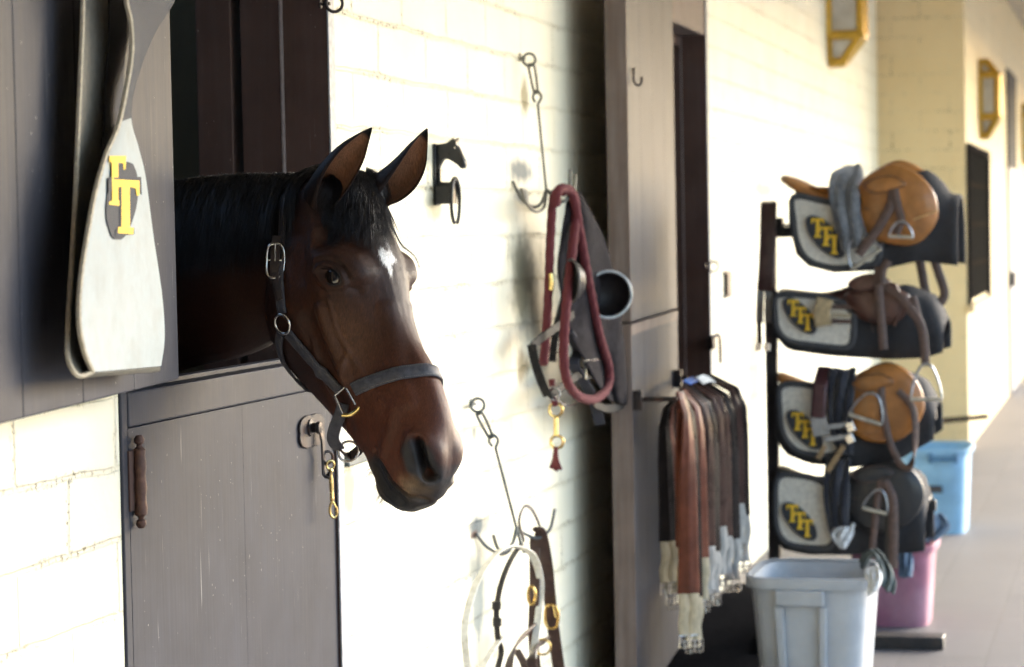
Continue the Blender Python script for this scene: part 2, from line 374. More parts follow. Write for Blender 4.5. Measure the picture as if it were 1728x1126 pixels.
# brass snap hanging from the staple
s0, s1 = W(557, 778, .034), W(562, 874, .034)
def snap_hook(p0, p1, name, label, m, scale=1.0, group=None):
    p0, p1 = V(p0), V(p1); L = (p1 - p0).length; dz = (p1 - p0).normalized()
    t = thing(name, label, 'snap hook', p0, group)
    side = V((.7, -.7, 0)) - dz * dz.dot(V((.7, -.7, 0))); side.normalize()
    r = .0042 * scale
    MB().tube(circ(p0 + dz * L * .07, L * .075, side, dz, 18), r * .6, 8, True).build('swivel_eye', m, t)
    MB().lathe([(r, 0), (r * 1.4, L * .03), (r * .8, L * .07), (r, L * .12), (r * 1.25, L * .3), (r, L * .5), (r * 1.3, L * .53), (r, L * .56)], p0 + dz * L * .14, dz, 12).build('shank', m, t)
    o = p0 + dz * L * .70; h = L * .3
    pts = [o, o + dz * h * .35 - side * h * .16, o + dz * h * .75 - side * h * .16, o + dz * h + side * h * .04, o + dz * h * .8 + side * h * .26, o + dz * h * .4 + side * h * .24]
    MB().tube(spline(pts, 5), r * .75, 8).build('hook', m, t)
    MB().tube([o, o + dz * h * .2 + side * h * .12, o + dz * h * .45 + side * h * .22], r * .5, 8).build('gate', m, t)
    return t
snap_hook(s0, s1, 'snap_hook', 'brass snap hook dangling from the latch of the lower stall door', M_brass)
# small iron keeper plate on the wall right of the door
kp = W(597, 772, 0); MBk = MB().box((kp.x - .07, -.012, kp.z - .016), (kp.x + .07, -.0005, kp.z + .016)).build('latch_keeper', mat('grey iron plate', (.10, .12, .13), .5, .5), None, bevel=.003)
tag(MBk, 'small grey iron plate on the wall under the horse\'s chin', 'plate')

def hung_door(hx, hoff, fx, foff, th, zs, labels, cats, group=None):
    """open half doors hinged at (hx, -hoff), swung back along the wall to (fx, -foff)"""
    out = []
    h, f = V((hx, -hoff, 0)), V((fx, -foff, 0)); ex = (f - h).normalized(); L = (f - h).length
    ny = V((ex.y, -ex.x, 0)); ny = ny if ny.y > 0 else -ny
    Mx = Matrix(((ex.x, ny.x, 0, h.x), (ex.y, ny.y, 0, h.y), (0, 0, 1, 0), (0, 0, 0, 1)))
    for (z0, z1), lab, nm in zip(zs, labels, cats):
        t = thing(nm, lab, 'stall door', (hx, -hoff, z0), group)
        b_ = MB(); boards(b_, .0, L, z0, z1, 0, th * .6, 4, .0016, Mx); b_.build('panel', M_door, t, smooth=0, bevel=.003)
        MB().box((.004, th * .6 + .001, z0 + .004), (.12, th, z1 - .004), Mx).box((L - .12, th * .6 + .001, z0 + .004), (L - .002, th, z1 - .004), Mx).box((.1205, th * .6 + .001, z1 - .13), (L - .1205, th - .001, z1 - .006), Mx).box((.1205, th * .6 + .001, z0 + .006), (L - .1205, th - .001, z0 + .13), Mx).build('back_frame', M_frame, t, smooth=0, bevel=.002)
        MB().box((L + .0005, -.001, z0 + .001), (L + .003, th + .001, z1 - .001), Mx).build('edge', M_edge, t, smooth=0, bevel=.001)
        for zz in (z0 + .15, z1 - .15):
            MB().lathe([(.010, 0), (.010, .1)], Mx @ V((-.012, th * .5, zz - .05)), n=10).build('hinge', M_rust, t)
        out.append(t)
    return out, Mx, L
(near_door,), MX1, L1 = hung_door(4.084, .11, 2.90, .277, .05, [(1.343, 2.56)], ['near upper stall door swung open in the left foreground, a white strap hanging on it'], ['upper_stall_door'])
(d2u, d2l), MX2, L2 = hung_door(8.956, .11, 7.668, .2, .068, [(1.299, 2.56), (.03, 1.290)],
    ['upper half of the second stall door, open beyond the lead rope, with a small hook', 'lower half of the second stall door, standing open behind the row of girths'], ['upper_stall_door', 'lower_stall_door'])
MB().box((.0, -.0015, 1.2545), (L2, .03, 1.2905), MX2).build('top_rail', M_edge, d2l, smooth=0, bevel=.002)
# ------------------------------------------------------------------ the horse
PSI, PIT, ROL, HS = rad(34.363), rad(65.97), rad(4.07), 1.07
_R = RC[:, 0].copy(); _R[2] = 0; _R /= np.linalg.norm(_R)
_up = np.array([0, 0, 1.]); _T = np.cross(_R, _up); _T /= np.linalg.norm(_T)
_f = math.cos(PSI) * _R + math.sin(PSI) * _T
_u = math.cos(PIT) * _f - math.sin(PIT) * _up; _v = math.sin(PIT) * _f + math.cos(PIT) * _up; _w = -math.sin(PSI) * _R + math.cos(PSI) * _T
_u, _w = _u * math.cos(ROL) + _w * math.sin(ROL), _w * math.cos(ROL) - _u * math.sin(ROL)
HM = np.array([_u, _v, _w]); HO = np.array([4.5344, -.3123, 1.7347])
def hl(u, v, w): return V(HO + HS * (np.array([u, v, w]) @ HM))          # head coordinates: along the face, out of the face, to the near side
def tol(P): return (np.asarray(P) - HO) @ HM.T / HS

ST = np.array([
    (-.022, -.060, -.140, .020, .035, .045, .040, .030),
    (.0, -.030, -.180, .036, .060, .070, .064, .042),
    (.02, -.012, -.205, .044, .072, .078, .074, .050),
    (.07, .000, -.240, .052, .085, .088, .082, .055),
    (.12, .007, -.272, .072, .099, .093, .088, .060),
    (.17, .010, -.296, .086, .111, .095, .090, .062),
    (.21, .008, -.303, .088, .113, .094, .088, .060),
    (.25, .003, -.300, .074, .101, .090, .082, .055),
    (.30, -.004, -.282, .055, .080, .083, .070, .046),
    (.35, -.002, -.258, .049, .068, .073, .058, .040),
    (.40, .010, -.230, .045, .061, .063, .051, .036),
    (.45, .016, -.205, .044, .058, .057, .047, .034),
    (.50, .014, -.187, .044, .058, .056, .046, .034),
    (.54, .004, -.178, .044, .060, .058, .048, .036),
    (.58, -.012, -.170, .042, .057, .056, .048, .037),
    (.605, -.030, -.160, .036, .049, .049, .043, .034),
    (.622, -.052, -.146, .026, .038, .040, .034, .026),
    (.633, -.076, -.126, .012, .018, .020, .017, .012)])
def cr(xs, ys, x):           # smooth 1-D interpolation
    i = int(np.clip(np.searchsorted(xs, x) - 1, 0, len(xs) - 2)); h = xs[i + 1] - xs[i]; t = np.clip((x - xs[i]) / h, 0, 1)
    m0 = (ys[i + 1] - ys[max(i - 1, 0)]) / (xs[i + 1] - xs[max(i - 1, 0)]); j = min(i + 2, len(xs) - 1); m1 = (ys[j] - ys[i]) / (xs[j] - xs[i])
    return (2 * t**3 - 3 * t**2 + 1) * ys[i] + (t**3 - 2 * t**2 + t) * h * m0 + (-2 * t**3 + 3 * t**2) * ys[i + 1] + (t**3 - t**2) * h * m1
hb = MB(); rings = []
for k in range(71):
    u = -.022 + .655 * k / 70
    q = [cr(ST[:, 0], ST[:, c], u) for c in range(1, 8)]; n = 40; ring = []
    for j in range(n):
        th = 2 * math.pi * j / n; t = (1 - math.cos(th)) / 2
        ww = cr(np.array([0, .25, .5, .75, 1.]), np.array(q[2:]), t) * abs(math.sin(th)) ** .72 * (1 if math.sin(th) >= 0 else -1)
        ring.append(hl(u, q[0] + (q[1] - q[0]) * t, ww))
    rings.append(ring)
hb.loft(rings)
EARS = (((.032, -.070, .058), (-.018, .098, .080)), ((.034, -.032, -.054), (-.012, .116, -.094)))
for (b_, t_) in EARS:
    b0, t0 = hl(*b_), hl(*t_); i0 = hl(.055, -.085, b_[2] * .75)
    hb.tube([i0, i0.lerp(b0, .5), b0, b0.lerp(t0, .10), b0.lerp(t0, .2)], [.050, .046, .038, .031, .018], 18)
def ell(c, ax, hw, hh, n=32, crest=.0):
    """ring round an axis; crest narrows the top of the neck"""
    ax = V(ax).normalized(); up = V((0, 0, 1)); side = ax.cross(up).normalized(); up = side.cross(ax)
    r = []
    for j in range(n):
        a = 2 * math.pi * j / n; s = math.sin(a)
        r.append(V(c) + side * math.cos(a) * hw * (1 - crest * max(0, s)) + up * s * hh)
    return r
# neck, trunk and legs inside the stall
p1 = hl(.10, -.125, 0); n1 = WX(405, 452, 4.60); n2 = WX(300, 470, 4.68)
path = [(p1, .082, .13, .2), (p1.lerp(n1, .5), .086, .155, .3), (n1, .092, .178, .4), (n2, .105, .190, .4), (V((4.73, .40, 1.46)), .125, .215, .4), (V((4.75, .68, 1.38)), .17, .27, .35),
        (V((4.75, .95, 1.26)), .23, .34, .3), (V((4.75, 1.35, 1.16)), .29, .36, .1), (V((4.75, 1.8, 1.15)), .31, .37, .05), (V((4.75, 2.25, 1.20)), .29, .35, .05), (V((4.75, 2.55, 1.27)), .22, .28, .1), (V((4.75, 2.72, 1.27)), .08, .12, 0)]
rg = []
for i, (c, a, b, k) in enumerate(path):
    ax = path[min(i + 1, len(path) - 1)][0] - path[max(i - 1, 0)][0]; ax.z *= .5
    rg.append(ell(c, ax, a, b, 32, k))
# resample smoothly
sm = []
cols = [spline([r[j] for r in rg], 6) for j in range(32)]
for i in range(len(cols[0])): sm.append([cols[j][i] for j in range(32)])
nb = MB().loft(sm[:31]); trunk = MB().loft(sm[29:])
lb = MB()
for sx in (-1, 1):
    for pts, rr in (([(.15, .98, 1.15), (.15, 1.0, .85), (.14, .97, .52), (.14, .99, .30), (.14, 1.0, .14), (.14, .95, .07), (.14, .93, 0)], [.12, .085, .048, .034, .04, .045, .062]),
                    ([(.17, 2.4, 1.2), (.18, 2.33, .95), (.16, 2.5, .62), (.16, 2.55, .54), (.16, 2.48, .30), (.16, 2.46, .15), (.16, 2.42, .07), (.16, 2.40, 0)], [.18, .13, .06, .052, .036, .042, .045, .062])):
        lb.tube(spline([(4.75 + sx * p[0], p[1], p[2]) for p in pts], 4), [x for a, b in zip(rr, rr[1:]) for x in (a, a * .75 + b * .25, (a + b) / 2, a * .25 + b * .75)] + [rr[-1]], 14)
me = bpy.data.meshes.new('tmp'); allb = MB().add(hb.v, hb.f).add(nb.v, nb.f)
me.from_pydata(allb.v, [], allb.f); bm = bmesh.new(); bm.from_mesh(me); bmesh.ops.recalc_face_normals(bm, faces=bm.faces); bm.to_mesh(me); bm.free()
ob = bpy.data.objects.new('tmp', me); COL.objects.link(ob)
rm = ob.modifiers.new('r', 'REMESH'); rm.mode = 'VOXEL'; rm.voxel_size = .0038
dg = bpy.context.evaluated_depsgraph_get(); ev = ob.evaluated_get(dg); hm = bpy.data.meshes.new_from_object(ev)
bpy.data.objects.remove(ob)
nv = len(hm.vertices); P = np.empty(nv * 3); hm.vertices.foreach_get('co', P); P = P.reshape(-1, 3)
E = np.empty(len(hm.edges) * 2, dtype=np.int32); hm.edges.foreach_get('vertices', E); E = E.reshape(-1, 2)
deg = np.bincount(E.ravel(), minlength=nv).astype(float)[:, None]
def avg(A):
    S_ = np.zeros_like(A)
    for c in range(A.shape[1]):
        S_[:, c] = np.bincount(E[:, 0], A[E[:, 1], c], nv) + np.bincount(E[:, 1], A[E[:, 0], c], nv)
    return S_ / deg
seam = np.exp(-((tol(P)[:, 0] - .03) / .09) ** 2)[:, None]
for _ in range(40):                                     # melt the neck into the head
    P += (avg(P) - P) * .5 * np.clip(seam + .08 * (_ < 8), 0, 1)
def normals():
    hm.vertices.foreach_set('co', P.ravel()); hm.update()
    n = np.empty(nv * 3); hm.vertex_normals.foreach_get('vector', n); return n.reshape(-1, 3)
def seg_d(L, pl):
    d = np.full(len(L), 9.)
    for a, b in zip(pl, pl[1:]):
        a, b = np.array(a), np.array(b); ab = b - a
        t = np.clip(((L - a) @ ab) / (ab @ ab), 0, 1); d = np.minimum(d, np.linalg.norm(L - a - t[:, None] * ab, axis=1))
    return d
def mir(c, s): return [(x[0], x[1], x[2] * s) for x in c] if isinstance(c[0], tuple) else (c[0], c[1], c[2] * s)
def sculpt(ops):
    """each: (centre or polyline, radius or radii, amount along the normal [, direction]); two numbers per point = on both sides of the head"""
    global P
    nr = normals(); L = tol(P); D = np.zeros_like(P)
    for op in ops:
        c, r, am = op[:3]; poly = isinstance(c[0], tuple); dim = len(c[0]) if poly else len(c)
        for s in (1, -1) if dim == 2 else (1,):
            Q = L[:, :2] if dim == 2 else L
            d = seg_d(Q, c) / r if poly else np.linalg.norm((Q - np.array(c)) / np.array(r), axis=1)
            k = np.clip(1 - d * d, 0, 1) ** 2 * am * HS
            if dim == 2: k = k * np.clip((L[:, 2] * s - .006) / .02, 0, 1)
            if len(op) > 3: D += k[:, None] * (np.array([op[3][0], op[3][1], op[3][2] * s]) @ HM)
            else: D += k[:, None] * nr
    P = P + D
EYE = (.200, -.062, .08); ER = .034; EA = rad(40)
def ep(x, y): return (EYE[0] + x * math.cos(EA) - y * math.sin(EA), EYE[1] + x * math.sin(EA) + y * math.cos(EA))
MOUTH = [(.512, -.135), (.543, -.120), (.581, -.109), (.605, -.097), (.620, -.084), (.630, -.075)]
sculpt([
    ((.195, -.050), (.060, .055), .011),                                          # orbit
    ([ep(-.038, .018), ep(-.015, .034), ep(.012, .036), ep(.034, .024)], .026, .0135),   # brow
    ((.122, -.062), (.030, .030), -.011),                                         # hollow above the eye
    ((.19, -.205), (.115, .095), .012),                                           # cheek muscle
    ([(.07, -.16), (.10, -.10), (.17, -.125)], .025, -.004),
    ([(.245, -.110), (.30, -.120), (.375, -.124)], .020, .0080),                  # facial crest
    ([(.25, -.148), (.33, -.155), (.40, -.152)], .028, -.007),
    ((.40, -.180), (.085, .035), -.007),
    ((.36, -.068), (.10, .032), -.007),                                           # side of the nose
    ([(.28, -.014), (.38, -.024), (.46, -.022)], .018, .004),                     # nasal bone edge
    ([(.46, -.05), (.50, -.085), (.52, -.11)], .022, .004),
    ((.550, -.024), (.066, .042), .012),                                          # nostril bulge
    ((.60, -.075, 0), (.05, .05, .05), .006),
    ((.578, -.168, 0), (.036, .034, .042), .009),                                 # chin
    ((.505, -.190, 0), (.030, .025, .05), -.007),
    ((.33, -.255, 0), (.12, .05, .028), -.006),
])
sculpt([
    (EYE[:2], (.030, .028), -.010),                                               # eye socket
    ([ep(-.030, -.002), ep(-.016, .014), ep(.002, .019), ep(.018, .014), ep(.030, 0)], .010, .0060),      # upper lid
    ([ep(-.028, -.006), ep(-.008, -.016), ep(.012, -.015), ep(.028, -.004)], .010, .0045),                # lower lid
    ([ep(-.030, .016), ep(-.010, .027), ep(.014, .027), ep(.030, .015)], .007, -.0045),                   # fold over the lid
    ([ep(-.020, -.026), ep(.005, -.030), ep(.026, -.020)], .008, -.0025),
    ([ep(.028, -.002), ep(.048, -.004)], .009, -.004),
    ([(.519, -.030), (.534, -.012), (.565, -.006), (.596, -.014), (.610, -.034)], .013, .0035),            # nostril rim
    ([(.520, -.038), (.545, -.060), (.578, -.063), (.604, -.050)], .015, .0055),
    (MOUTH, .0085, -.0115),
    ([(.53, -.112), (.575, -.096), (.605, -.082)], .014, .005),
    ([(.54, -.142), (.585, -.131), (.615, -.108)], .016, -.005),
    ([(.545, -.158), (.580, -.150), (.612, -.130)], .012, .003),
    ([(.235, -.085), (.29, -.100), (.33, -.098), (.36, -.125), (.43, -.150)], .0065, .0034),              # veins
    ([(.33, -.098), (.40, -.085), (.45, -.07)], .006, .0026),
    ([(.28, -.16), (.36, -.185), (.44, -.19)], .007, .0030),
])
sculpt([
    ([(.534, -.024), (.560, -.029), (.585, -.036), (.598, -.038)], .0112, -.030),                         # nostril opening
    
])
sn = np.exp(-((tol(P) - np.array([.565, -.03, 0])) [:, :2] ** 2).sum(1) / .045 ** 2)[:, None]
for _ in range(3): P += (avg(P) - P) * .4 * sn
nr_ = normals()
# ---- ears: cupped shells
EV, EF, EC = [], [], []
def ear(base, tip, opening, s_in):
    b, t_, od = hl(*base), hl(*tip), V(HM.T @ np.array(opening))
    ax = (t_ - b); Ln = ax.length; axn = ax.normalized(); od = (od - axn * od.dot(axn)).normalized(); sd = axn.cross(od)
    if sd.dot(V(HM[2])) < 0: sd = -sd
    ns, na = 22, 15; start = len(EV)
    prof = [(0, .035, 165), (.12, .036, 145), (.3, .0375, 122), (.5, .0370, 105), (.7, .031, 92), (.86, .018, 80), (.95, .009, 70), (1., .0022, 60)]
    xs = np.array([p[0] for p in prof])
    for sgn in (0, 1):
        for i in range(ns):
            s = i / (ns - 1)
            r = cr(xs, np.array([p[1] for p in prof]), s) * HS - sgn * .0035 * (1 - s * .6); A = cr(xs, np.array([float(p[2]) for p in prof]), s)
            r = max(r, .0008)
            c = b + axn * Ln * s + od * (.012 * math.sin(math.pi * s) - .010 * s * s) - sd * s_in * .016 * s ** 2.2 + sd * s_in * .010 * math.sin(math.pi * s)
            for j in range(na):
                a = rad(A * (2 * j / (na - 1) - 1))
                EV.append(c + sd * math.sin(a) * r * .86 - od * (math.cos(a) * r - r * .35)); edge = abs(2 * j / (na - 1) - 1)
                EC.append((sgn, s, edge))
    N1 = ns * na
    for g in (0, 1):
        for i in range(ns - 1):
            for j in range(na - 1):
                q = [start + g * N1 + i * na + j, start + g * N1 + i * na + j + 1, start + g * N1 + (i + 1) * na + j + 1, start + g * N1 + (i + 1) * na + j]
                EF.append(tuple(q if g == 0 else q[::-1]))
    for i in range(ns - 1):
        for j in (0, na - 1):
            a, b2 = start + i * na + j, start + (i + 1) * na + j
            q = (a, b2, b2 + N1, a + N1); EF.append(q if j == 0 else q[::-1])
    for j in range(na - 1): a = start + (ns - 1) * na + j; EF.append((a, a + 1, a + 1 + N1, a + N1))
ear(*EARS[0], (.72, .46, .36), 1)
ear(*EARS[1], (.80, .30, .40), -1)
# ---- coat colours (points of a bay: where the hair itself is black, brown, tan or white)
def lerp(a, b, t): return a + (b - a) * np.clip(t, 0, 1)[:, None]
def sst(x, a, b): t = np.clip((x - a) / (b - a), 0, 1); return t * t * (3 - 2 * t)
L = tol(P); u, v, w = L[:, 0], L[:, 1], np.abs(L[:, 2])
rs = np.random.RandomState(3)
def wob(sc, seed):      # cheap smooth noise
    r = np.random.RandomState(seed); out = np.zeros(len(L))
    for k in range(5):
        d = r.randn(3) * sc * (1.5 ** k) * .6; out += np.sin(L @ d + r.rand() * 6.28) / (1.3 ** k)
    return out / 2.6
wb = wob(40, 1) * .5 + wob(110, 2) * .3
C_dark, C_bay, C_red, C_tan, C_grey, C_blk = [np.array(c) for c in ((.017, .0075, .0054), (.046, .0165, .0085), (.078, .0235, .0108), (.092, .040, .018), (.019, .0185, .0205), (.006, .005, .0055))]
col = np.tile(C_dark, (nv, 1))
col = lerp(col, C_bay, sst(u, .02, .16) * sst(v, -.34, -.2) * .8 + .2 * sst(u, .0, .1))
col = lerp(col, C_tan, np.exp(-((u - .31) / .085) ** 2 - ((v + .095) / .045) ** 2) * .75)
col = lerp(col, C_red, sst(u, .33, .45) * .95)
col = lerp(col, C_dark, np.exp(-((u - .20) / .05) ** 2 - ((v + .05) / .035) ** 2) * .75 * (w > .05))
col = lerp(col, C_dark, sst(v, -.03, .012) * sst(u, .36, .26) * .85)                               # dark forehead and bridge
col = lerp(col, C_bay * .55, sst(v, -.12, -.24) * sst(u, .46, .30) * .8)
col = lerp(col, C_grey, sst(u + wb * .02, .50, .56) * sst(v, -.10, -.03) * .35 + sst(u + wb * .02, .580, .612) * .75)
nd = np.sqrt(((u - .566) / .043) ** 2 + ((v + .037) / .027) ** 2)
col = lerp(col, C_grey, sst(nd + wb * .25, 1.15, .75) * (w > .02))
col = lerp(col, C_blk, sst(nd, .55, .25) * (w > .03) * .85)
col = lerp(col, C_grey * .9, sst(np.interp(u, [.49, .512, .543, .581, .605, .62, .63], [-.15, -.135, -.120, -.109, -.097, -.084, -.075]) - v + wb * .006, -.003, .006) * sst(u, .50, .53))                       # lips and chin
col = lerp(col, np.array((.26, .165, .085)), np.exp(-((u - .597) / .020) ** 2 - ((v + .083) / .013) ** 2) * sst(wb, -.5, .4) * .85)
col = lerp(col, np.array((.20, .13, .07)), np.exp(-((u - .605) / .02) ** 2 - ((v + .062) / .016) ** 2) * sst(wb, -.4, .5) * .6)
col = lerp(col, np.array((.12, .085, .045)), np.exp(-((u - .555) / .04) ** 2 - ((v + .165) / .014) ** 2) * .5)
neck = sst(u, .04, -.05)
col = lerp(col, C_bay * 1.15, neck * .92)
col = lerp(col, C_blk, sst(v, -.045, -.02) * sst(u, .145, .115) * .9 * sst(w, .046, .034))
# white star on the forehead
su, sw = u - .188, L[:, 2] - .016
star = np.abs(su + .25 * sw) / .030 + np.abs(sw - .10 * su) / .0195 + wob(150, 5) * .55 + wob(320, 6) * .25
col = lerp(col, np.array((.72, .70, .67)), sst(star, 1.05, .75) * (v > -.03))
star2 = np.abs(su + .030) / .022 + np.abs(sw + .012) / .006 + wob(200, 8) * .5
col = lerp(col, np.array((.45, .43, .41)), sst(star2, 1.1, .7) * (v > -.03) * .7)
ecol = []
for g, s, ed in EC:
    if g == 0: c = C_dark * .8 * (1 - s) + C_blk * s
    else: c = np.array((.19, .088, .045)) * (.75 + .4 * s) if ed < .62 else np.array((.16, .085, .050))
    if ed > .93: c = C_dark * .9
    if s > .88: c = C_blk
    ecol.append(c)
# ---- final mesh
me2 = bpy.data.meshes.new('horse')
F = []
lv = np.empty(len(hm.loops), dtype=np.int32); hm.loops.foreach_get('vertex_index', lv)
ls = np.empty(len(hm.polygons), dtype=np.int32); hm.polygons.foreach_get('loop_start', ls); lt = np.empty(len(hm.polygons), dtype=np.int32); hm.polygons.foreach_get('loop_total', lt)
F = [tuple(lv[a:a + b]) for a, b in zip(ls, lt)]
me2.from_pydata([tuple(p) for p in P] + [tuple(p) for p in EV] + lb.v + trunk.v, [], F + [tuple(i + nv for i in f) for f in EF] + [tuple(i + nv + len(EV) for i in f) for f in lb.f] + [tuple(i + nv + len(EV) + len(lb.v) for i in f) for f in trunk.f])
at = me2.color_attributes.new('coat', 'FLOAT_COLOR', 'POINT')
allc = np.vstack([col, np.array(ecol), np.tile(C_dark, (len(lb.v) + len(trunk.v), 1))]); at.data.foreach_set('color', np.hstack([allc, np.ones((len(allc), 1))]).ravel())
me2.shade_smooth()
def hair_mat(name, colr, rough=.34, spec=.5):
    m, nt, bs = newmat(name)
    n = noise(nt, 160, 3)
    nt.links.new(mixc(nt, n, [c * .6 for c in colr], [c * 1.5 for c in colr]), bs.inputs['Base Color'])
    bs.inputs['Roughness'].default_value = rough; bs.inputs['Specular IOR Level'].default_value = spec
    return m
m, nt_, bs_ = newmat('bay coat')
ca = N(nt_, 'ShaderNodeVertexColor'); ca.layer_name = 'coat'
fh = noise(nt_, 520, 3, stretch=(1, 1, .16)); fb = noise(nt_, 55, 5, stretch=(1, 1, .5))
hf = math_(nt_, 'ADD', math_(nt_, 'MULTIPLY', ramp(nt_, fh, .3, .7), .7), math_(nt_, 'MULTIPLY', fb, .6))
nt_.links.new(mixc(nt_, 1.0, ca.outputs[0], mixc(nt_, hf, (.40, .40, .40), (1.45, 1.45, 1.45)), 'MULTIPLY'), bs_.inputs['Base Color'])
nt_.links.new(math_(nt_, 'ADD', .40, math_(nt_, 'MULTIPLY', fh, .22)), bs_.inputs['Roughness'])
bs_.inputs['Specular IOR Level'].default_value = .27
bump(nt_, bs_, math_(nt_, 'ADD', fh, math_(nt_, 'MULTIPLY', fb, .8)), .35, .002)
me2.materials.append(m)
horse = bpy.data.objects.new('horse', me2); COL.objects.link(horse)
tag(horse, 'dark bay horse with a small white star looking out over the lower stable door', 'horse')
from mathutils.bvhtree import BVHTree
BV = BVHTree.FromPolygons([tuple(p) for p in P], F)
def onhead(px, py, lift=0.0):
    """point of the horse's near surface on the line of sight through a measured image position"""
    h = BV.ray_cast(V(CP), V(ray(px, py)).normalized())
    if h[0] is None:
        d = V(ray(px, py)).normalized(); h = BV.find_nearest(V(CP) + d * (HO[0] / d.x))
    return h[0] + h[1] * lift, h[1]
def snap(p, lift=0.0):
    h = BV.find_nearest(V(p)); return h[0] + h[1] * lift, h[1]

# ---- eyes
_o = hl(EYE[0], EYE[1], .25); _h = BV.ray_cast(_o, -V(HM[2]))
EYE = (EYE[0], EYE[1], float(tol(_h[0])[2]) - ER + .0075)
m_eye, nt_, bs_ = newmat('dark eye')
bs_.inputs['Base Color'].default_value = (.012, .008, .007, 1); bs_.inputs['Roughness'].default_value = .05; bs_.inputs['Coat Weight'].default_value = 1; bs_.inputs['Coat Roughness'].default_value = .02
M_lid = mat('eyelid skin', (.012, .010, .010), .32, scale=200)
for sgn in (1, -1):
    e = MB().ball(hl(EYE[0], EYE[1], EYE[2] * sgn), ER * HS, 24).build('eye', m_eye, horse, smooth=180)
    # lids: skin folds over the ball, leaving an almond opening
    lid = MB(); ec = np.array((EYE[0], EYE[1], EYE[2] * sgn))
    def onball(du, dv, r):
        d = np.array((du, dv, 0.)); k = math.sqrt(max(r * r - du * du - dv * dv, 1e-6)); return hl(*(ec + d + np.array((0, 0, k * sgn))))
    alm = []
    for k in range(36):
        a = 2 * math.pi * k / 36
        x = .0225 * math.cos(a); y = (.0135 if math.sin(a) > 0 else .0115) * math.sin(a) * (1 - .25 * abs(math.cos(a)) ** 3)
        ca_, sa_ = math.cos(EA), math.sin(EA); alm.append((x * ca_ - y * sa_, x * sa_ + y * ca_))
    rg = []
    for k, (x, y) in enumerate(alm):
        n = math.hypot(x, y); up_ = 1.15 if y > 0 else 1.0; row = []
        for g, rr in ((0, ER + .0003), (.0008, ER + .0022), (.003, ER + .0036 * up_), (.0050, ER + .0030), (.0068, ER - .004)):
            f_ = (n + g) / n; row.append(onball(x * f_, y * f_, rr))
        rg.append(row)
    nn_ = len(rg)
    lid.add([p for r in rg for p in r], [(i * 5 + j, i * 5 + j + 1, ((i + 1) % nn_) * 5 + j + 1, ((i + 1) % nn_) * 5 + j) for i in range(nn_) for j in range(4)])
    lid.build('eyelid', M_lid, horse, smooth=180)

# ---- the coat itself: short hairs lying along the head and neck
rs = np.random.RandomState(5)
fa = np.array([f for f in F if len(f) == 4]); cen = P[fa].mean(1); Lc = tol(cen)
ok = (Lc[:, 0] > -.35) & (np.linalg.norm(cen - HO, axis=1) < .85); fa = fa[ok]
nh = 90000; pick = fa[rs.randint(0, len(fa), nh)]
a_, b_ = rs.rand(nh, 1), rs.rand(nh, 1)
root = (P[pick[:, 0]] * (1 - a_) + P[pick[:, 1]] * a_) * (1 - b_) + (P[pick[:, 3]] * (1 - a_) + P[pick[:, 2]] * a_) * b_
nn = normals()[pick].mean(1); nn /= np.linalg.norm(nn, axis=1)[:, None]; Lr = tol(root)
fl = np.stack([.72 + 0 * Lr[:, 0], -.55 + 0 * Lr[:, 1], .25 * np.sign(Lr[:, 2])], 1) + rs.randn(nh, 3) * .13
keep = (np.hypot((Lr[:, 0] - EYE[0]) / .030, (Lr[:, 1] - EYE[1]) / .024) > 1) & (np.hypot((Lr[:, 0] - .568) / .034, (Lr[:, 1] + .032) / .022) > 1)
fl = fl @ HM; fl -= nn * (fl * nn).sum(1)[:, None]; fl /= np.linalg.norm(fl, axis=1)[:, None]
wd2 = np.cross(nn, fl); ln = rs.uniform(.006, .013, (nh, 1)) * np.where(Lr[:, :1] > .5, .6, 1.); wv = rs.uniform(.00028, .00065, (nh, 1))
tip = root + fl * ln + nn * ln * rs.uniform(.05, .16, (nh, 1)); root = root - nn * .0004
vv = np.stack([root - wd2 * wv, root + wd2 * wv, tip], 1)[keep].reshape(-1, 3); k_ = len(vv) // 3
cc = col[pick].mean(1) * rs.uniform(.40, 2.0, (nh, 1)); cc = np.repeat(cc[keep], 3, 0)
mh = bpy.data.meshes.new('coat_hair'); mh.vertices.add(k_ * 3); mh.vertices.foreach_set('co', vv.ravel())
mh.loops.add(k_ * 3); mh.loops.foreach_set('vertex_index', np.arange(k_ * 3, dtype=np.int32)); mh.polygons.add(k_)
mh.polygons.foreach_set('loop_start', np.arange(0, k_ * 3, 3, dtype=np.int32)); mh.update(calc_edges=True)
ah = mh.color_attributes.new('coat', 'FLOAT_COLOR', 'POINT'); ah.data.foreach_set('color', np.hstack([cc, np.ones((len(cc), 1))]).ravel())
m, nt_, bs_ = newmat('coat hair'); ca = N(nt_, 'ShaderNodeVertexColor'); ca.layer_name = 'coat'
nt_.links.new(ca.outputs[0], bs_.inputs['Base Color']); bs_.inputs['Roughness'].default_value = .42; bs_.inputs['Specular IOR Level'].default_value = .35
mh.materials.append(m); oh = bpy.data.objects.new('coat_hair', mh); COL.objects.link(oh); oh.parent = horse; oh['kind'] = 'stuff'
